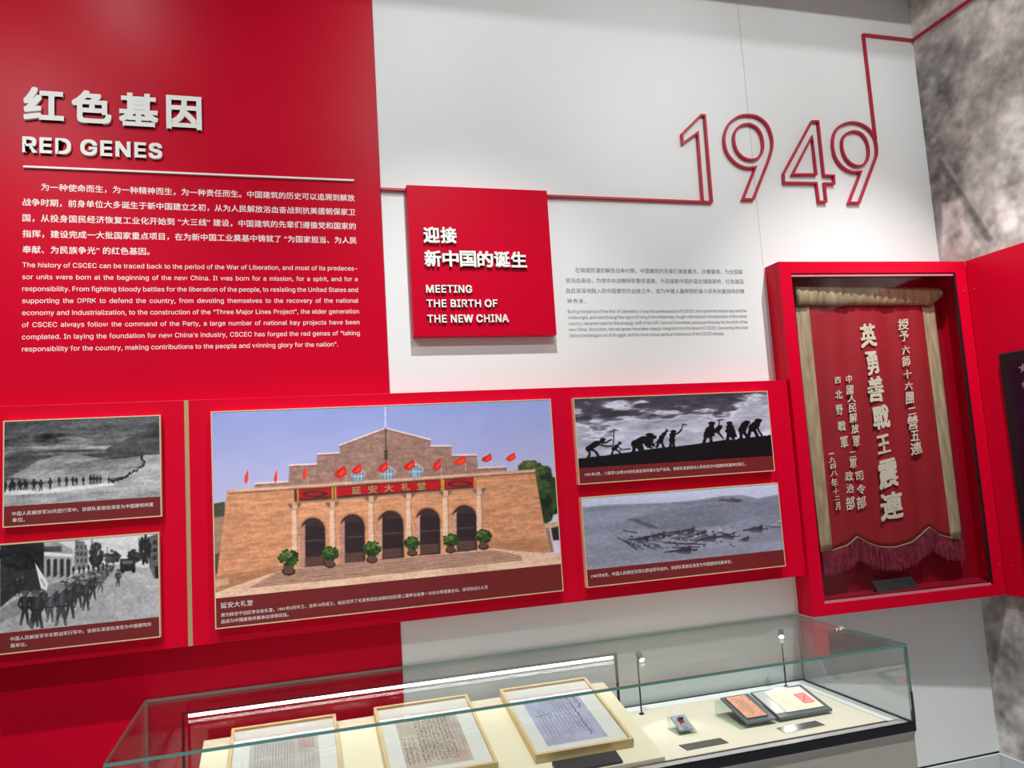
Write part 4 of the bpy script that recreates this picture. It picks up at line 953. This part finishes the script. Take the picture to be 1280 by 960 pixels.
def strokes_doc(W, H, base, kind, seed):
    r_ = random.Random(seed); P = Pic(W, H, lambda a, b: (a, b)); n = fbm(H, W, 5, 6, seed, 4)
    P.a[:] = np.array(base) * (.9 + n * .2)[..., None]
    def dash(x, y, s, c, a=.85):
        for _ in range(4):
            dx, dy = r_.uniform(-1, 1) * s, r_.uniform(-1, 1) * s * .7; ang = r_.choice([0.1, 1.5, .8, 2.3]); l = s * r_.uniform(.6, 1.3)
            P.seg([(x + dx - math.cos(ang) * l * .5, y + dy - math.sin(ang) * l * .4), (x + dx + math.cos(ang) * l * .5, y + dy + math.sin(ang) * l * .4)], s * .38, c, a)
    if kind == 1:
        for k in range(14):
            x = .08 + k * .042
            for j in range(40): dash(x, .12 + j * .0215, .010, (72, 62, 60), .8)
        for k in range(5):
            for j in range(9): dash(.72 + k * .05, .08 + j * .026, .019, (170, 60, 70), .8)
        for k in range(4):
            for j in range(24): dash(.74 + k * .055, .36 + j * .025, .012, (80, 70, 66), .7)
        P.poly([(.62, .02), (.98, .02), (.98, .98), (.62, .98)], (190, 180, 172), .25)
    if kind == 2:
        for k in range(9):
            x = .30 + k * .062
            for j in range(26): 
                if r_.random() < .93: dash(x, .09 + j * .032, .018, (34, 30, 34), .9)
            P.seg([(x + .031, .05), (x + .031, .95)], .003, (150, 120, 110), .6)
        for k in range(3):
            for j in range(12): dash(.06 + k * .07, .45 + j * .04, .020, (60, 54, 54), .8)
        for k in range(2):
            for j in range(20): dash(.87 + k * .06, .12 + j * .04, .016, (100, 88, 84), .7)
        P.poly([(.70, .80), (.97, .80), (.97, .97), (.70, .97)], (206, 150, 140), .3)
    if kind == 3:
        for k in range(13):
            x = .10 + k * .062; top = r_.uniform(.06, .12) if k > 5 else r_.uniform(.28, .5)
            for j in range(34):
                y = top + j * .026
                if y < r_.uniform(.78, .95): dash(x, y, .012 if k != 11 else .022, (58, 50, 74) if k % 4 else (150, 90, 110), .8)
        P.seg([(.07, .42), (.32, .40)], .01, (40, 36, 50)); 
        for j in range(5): dash(.90, .12 + j * .055, .030, (30, 28, 40), .9)
        P.poly([(.02, .9), (.5, .9), (.5, .98), (.02, .98)], (150, 150, 175), .2)
    return P
def framed(label, x0, x1, s0, s1, pr, base, kind, seed, off=0.0005):
    f = thing('document_frame', label, 'picture frame', 'framed documents on the sloping board', loc=sl((x0 + x1) / 2, s0, 0))
    t_ = .034; b_ = .011
    def slab(name, xa, xb, sa, sb, oa, ob, m_):
        V = [sl(xa, sa, oa), sl(xb, sa, oa), sl(xb, sb, oa), sl(xa, sb, oa), sl(xa, sa, ob), sl(xb, sa, ob), sl(xb, sb, ob), sl(xa, sb, ob)]
        return pm(name, V, BF, m_, f)
    for nm, a in (('frame_bar', (x0, x1, s0, s0 + b_)), ('frame_bar', (x0, x1, s1 - b_, s1)), ('frame_bar', (x0, x0 + b_, s0 + b_, s1 - b_)), ('frame_bar', (x1 - b_, x1, s0 + b_, s1 - b_))):
        o = slab(nm, *a, off, t_, M['wood']); bevel(o, .0012)
    slab('mount', x0 + b_, x1 - b_, s0 + b_, s1 - b_, off, t_ - .010, M['mat_'])
    P = strokes_doc(165, 225, base, kind, seed); oo = t_ - .0095
    picmesh(P, lambda u, v: np.stack([pr[0] + u * (pr[1] - pr[0]), -.616 + (pr[3] - v * (pr[3] - pr[2])) * ct - oo * st_, .6035 + (pr[3] - v * (pr[3] - pr[2])) * st_ + oo * ct], -1), 'document', M['paper'], f, .85)
    slab('frame_glass', x0 + b_, x1 - b_, s0 + b_, s1 - b_, t_ - .006, t_ - .004, M['cglass'])
framed('framed grey document with columns of writing and a reddish corner, left of the three', -.222, .143, .078, .536, (-.155, .074, .13, .452), (196, 190, 184), 1, 61)
framed('framed beige document with bold vertical columns, middle of the three', .283, .645, .078, .541, (.348, .575, .127, .460), (196, 182, 168), 2, 62)
framed('framed lavender document with fine columns, right of the three beside the black placard', .776, 1.140, .080, .541, (.838, 1.064, .132, .460), (176, 178, 200), 3, 63)

def plate(name, label, pts, m_, h=.0025):
    o = pm(name, [(x, y, DK + .0005) for x, y in pts] + [(x, y, DK + h) for x, y in pts], BF, m_)
    return tag(o, label, 'placard')
plate('placard', 'dark grey flat placard in front of the small clear acrylic stand', [(1.330, -.568), (1.499, -.566), (1.496, -.511), (1.327, -.512)], M['placardg'])
plate('placard', 'shiny grey flat placard in front of the red-stamped certificate', [(1.736, -.568), (1.912, -.562), (1.911, -.508), (1.735, -.512)], mat('grey_metal_placard', (.30, .30, .30), .18, metal=.8))
o = pm('placard', [sl(.828, .004, .0005), sl(1.064, .004, .0005), sl(1.062, .060, .0005), sl(.828, .060, .0005), sl(.828, .004, .010), sl(1.064, .004, .010), sl(1.062, .060, .014), sl(.828, .060, .014)], BF, M['placard'])
tag(o, 'black placard lying below the right framed document', 'placard')

# acrylic stands
def wedge(name, x0, x1, yf, yb, hf, hb, m_, parent, z=DK + .0005, inset=0):
    V = [(x0, yf, z), (x1, yf, z), (x1, yb, z), (x0, yb, z), (x0, yf, z + hf), (x1, yf, z + hf), (x1, yb, z + hb), (x0, yb, z + hb)]
    return pm(name, V, BF, m_, parent)
def tiltslab(name, x0, x1, t0, t1, o0, o1, yf, yb, hf, hb, m_, parent):
    L = math.hypot(yb - yf, hb - hf); c, s = (yb - yf) / L, (hb - hf) / L; z = DK + .0005 + hf
    f = lambda x, t, o: (x, yf + t * L * c - o * s, z + t * L * s + o * c)
    V = [f(x0, t0, o0), f(x1, t0, o0), f(x1, t1, o0), f(x0, t1, o0), f(x0, t0, o1), f(x1, t0, o1), f(x1, t1, o1), f(x0, t1, o1)]
    return pm(name, V, BF, m_, parent), f
bst = thing('badge_stand', 'small clear acrylic wedge holding a red and blue badge', 'stand', loc=(1.412, -.38, DK))
wedge('acrylic_wedge', 1.374, 1.450, -.424, -.334, .010, .044, M['acryl'], bst)
tiltslab('dark_pad', 1.384, 1.440, .06, .92, .0005, .006, -.424, -.334, .010, .044, mat('blue_grey_pad', (.30, .36, .42), .3), bst)
bd = thing('badge', 'tiny red and blue metal badge lying on the small acrylic wedge', 'badge', loc=(1.412, -.38, DK + .03))
_, f = tiltslab('ribbon', 1.402, 1.421, .40, .66, .0065, .0095, -.424, -.334, .010, .044, mat('badge_red', (.35, .02, .02), .3), bd)
tiltslab('medal', 1.403, 1.420, .12, .40, .0065, .0095, -.424, -.334, .010, .044, M['steel'], bd)
for k, c in enumerate(((.05, .08, .30), (.5, .05, .04), (.03, .03, .05))):
    q = f(1.403 + k * .008, .62 + .05 * (k % 2), .010); tube('bead', q, (q[0], q[1] - .001, q[2] + .006), .005, mat('badge_bead', c, .2), bd, 10)
YF2, YB2, HF, HB = -.465, -.281, .013, .058
s2 = thing('booklet_stand', 'clear acrylic wedge with dark top carrying the orange patterned booklet', 'stand', loc=(1.69, -.37, DK))
wedge('acrylic_wedge', 1.612, 1.770, YF2, YB2, HF, HB, M['acryl'], s2)
tiltslab('dark_pad', 1.640, 1.768, .0, 1.0, .0005, .008, YF2, YB2, HF, HB, M['slate'], s2)
def tiltpic(name, P, x0, x1, t0, t1, o, parent, skew=0, gain=.85, m_='paper'):
    L = math.hypot(YB2 - YF2, HB - HF); c, s = (YB2 - YF2) / L, (HB - HF) / L; z = DK + .0005 + HF
    def cn(u, v):
        t = t1 - v * (t1 - t0); x = x0 + u * (x1 - x0) + skew * (t - t0); t = t + skew * .6 * (u - .5)
        return np.stack([x, YF2 + t * L * c - o * s, z + t * L * s + o * c], -1)
    return picmesh(P, cn, name, M[m_], parent, gain)
bk = thing('booklet', 'orange booklet with a wavy dark pattern on the left acrylic wedge', 'booklet', loc=(1.69, -.37, DK + .05))
tiltslab('cover', 1.652, 1.745, .10, .93, .0085, .0125, YF2, YB2, HF, HB, mat('booklet_edge', (.10, .08, .08), .5), bk)
P = Pic(80, 90, lambda a, b: (a, b)); n = fbm(90, 80, 14, 14, 71, 3); P.a[:] = np.array([228, 150, 120]) * (.8 + n * .4)[..., None]
uu, vv = np.meshgrid(np.linspace(0, 1, 80), np.linspace(0, 1, 90)); wv = np.sin(vv * 70 + 3 * np.sin(uu * 22)) > .35; P.a[wv] = P.a[wv] * .62 + 55
cen = (((uu - .5) / .2) ** 2 + ((vv - .5) / .36) ** 2 < 1) & (n > .40); P.a[cen] = P.a[cen] * .55 + np.array([60, 60, 50]); P.poly([(0, 0), (1, 0), (1, .03), (0, .03)], (240, 200, 180))
tiltpic('cover_print', P, 1.655, 1.742, .12, .92, .0128, bk)
s3 = thing('certificate_stand', 'large dark grey sloping stand carrying the red-stamped certificate', 'stand', loc=(1.9, -.37, DK))
wedge('acrylic_wedge', 1.784, 2.024, YF2 + .004, YB2, HF - .003, HB - .003, M['acryl'], s3)
tiltslab('dark_pad', 1.784, 2.022, .0, 1.04, -.004, .006, YF2, YB2, HF, HB, M['slate'], s3)
M['silver'] = mat('silver_sheet', (.75, .75, .76), .25, metal=.3)
tiltslab('silver_sheet', 1.786, 1.905, .14, 1.0, .0062, .0072, YF2, YB2, HF, HB, M['silver'], s3)
ct3 = thing('certificate', 'aged cream certificate with a square red stamp on the right stand', 'certificate', loc=(1.9, -.37, DK + .05))
tiltslab('sheet', 1.832, 2.002, .12, .95, .0075, .0087, YF2, YB2, HF, HB, M['mat_'], ct3)
P = Pic(100, 80, lambda a, b: (a, b)); n = fbm(80, 100, 8, 8, 72, 4); P.a[:] = np.array([228, 216, 196]) * (.94 + n * .1)[..., None]
for a, b, c_, d_, col in ((.62, .30, .93, .78, (214, 96, 100)), (.66, .36, .89, .72, (234, 150, 146))): P.poly([(a, b), (c_, b), (c_, d_), (a, d_)], col, .8)
P.seg([(.68, .68), (.86, .42)], .03, (190, 70, 80), .7); P.seg([(.70, .45), (.84, .6)], .02, (190, 70, 80), .6)
P.seg([(.55, .02), (.55, .98)], .006, (180, 165, 150), .8)
for k in range(6): P.seg([(.10 + k * .07, .2), (.10 + k * .07, .75)], .01, (214, 190, 178), .5)
tiltpic('sheet_print', P, 1.833, 2.001, .13, .94, .0089, ct3)

# LED light bar
YL_ = -.100
lb = thing('led_light_bar', 'black metal LED light bar on two posts over the framed documents', 'lamp', loc=(.45, YL_, DK))
zb_ = .834
box('post', (1.272, 1.282, YL_ - .003, YL_ + .003, DK, zb_), M['metalb'], lb)
box('post', (-.388, -.378, YL_ - .003, YL_ + .003, DK, zb_), M['metalb'], lb)
box('bar', (-.388, 1.282, YL_ - .007, YL_ + .007, zb_ - .004, zb_ + .004), M['metalb'], lb)
box('back_shield', (-.365, 1.262, YL_ + .0045, YL_ + .0065, zb_ - .0150, zb_ - .0042), M['metalb'], lb)
pm('diffuser', [(x, y, z) for x in (-.365, 1.262) for y, z in ((YL_ - .0095, zb_ - .0045), (YL_ + .004, zb_ - .0045), (YL_ + .004, zb_ - .0145), (YL_ - .0075, zb_ - .0145))],
   [(0, 1, 2, 3), (4, 7, 6, 5), (0, 4, 5, 1), (1, 5, 6, 2), (2, 6, 7, 3), (3, 7, 4, 0)], M['lamp'], lb)
def spotlamp(label, x, y, h, tgt, flip):
    t = thing('spot_lamp', label, 'lamp', 'mini spot lamps in the case', loc=(x, y, DK))
    tube('base', (x, y, DK), (x, y, DK + .004), .011, M['metalb'], t, 16)
    tube('pole', (x, y, DK + .004), (x, y, DK + h - .012), .0032, M['metalb'], t, 10)
    top = Vector((x, y, DK + h - .006)); d = (Vector(tgt) - top).normalized(); a = top - d * .008 + Vector((.004 * flip, -.006, 0)); b = a + d * .036
    tube('head', a, b, .0115, M['metalb'], t, 16); tube('lens', b - d * .001, b + d * .003, .0095, M['lens'], t, 16)
    l = bpy.data.lights.new('lamp_light', 'SPOT'); l.energy = 1.6; l.spot_size = math.radians(75); l.spot_blend = .8; l.shadow_soft_size = .008; l.color = (1, .97, .90)
    lo = bpy.data.objects.new('lamp_light', l); link(lo, t); lo.location = b + d * .006 - Vector(t.location); lo.rotation_euler = d.to_track_quat('-Z', 'Y').to_euler()
spotlamp('small black spot lamp on a thin pole beside the small acrylic stand', 1.361, -.129, .245, (1.40, -.42, DK), 1)
spotlamp('small black spot lamp on a thin pole behind the certificate', 2.082, -.080, .243, (1.86, -.42, DK), -1)
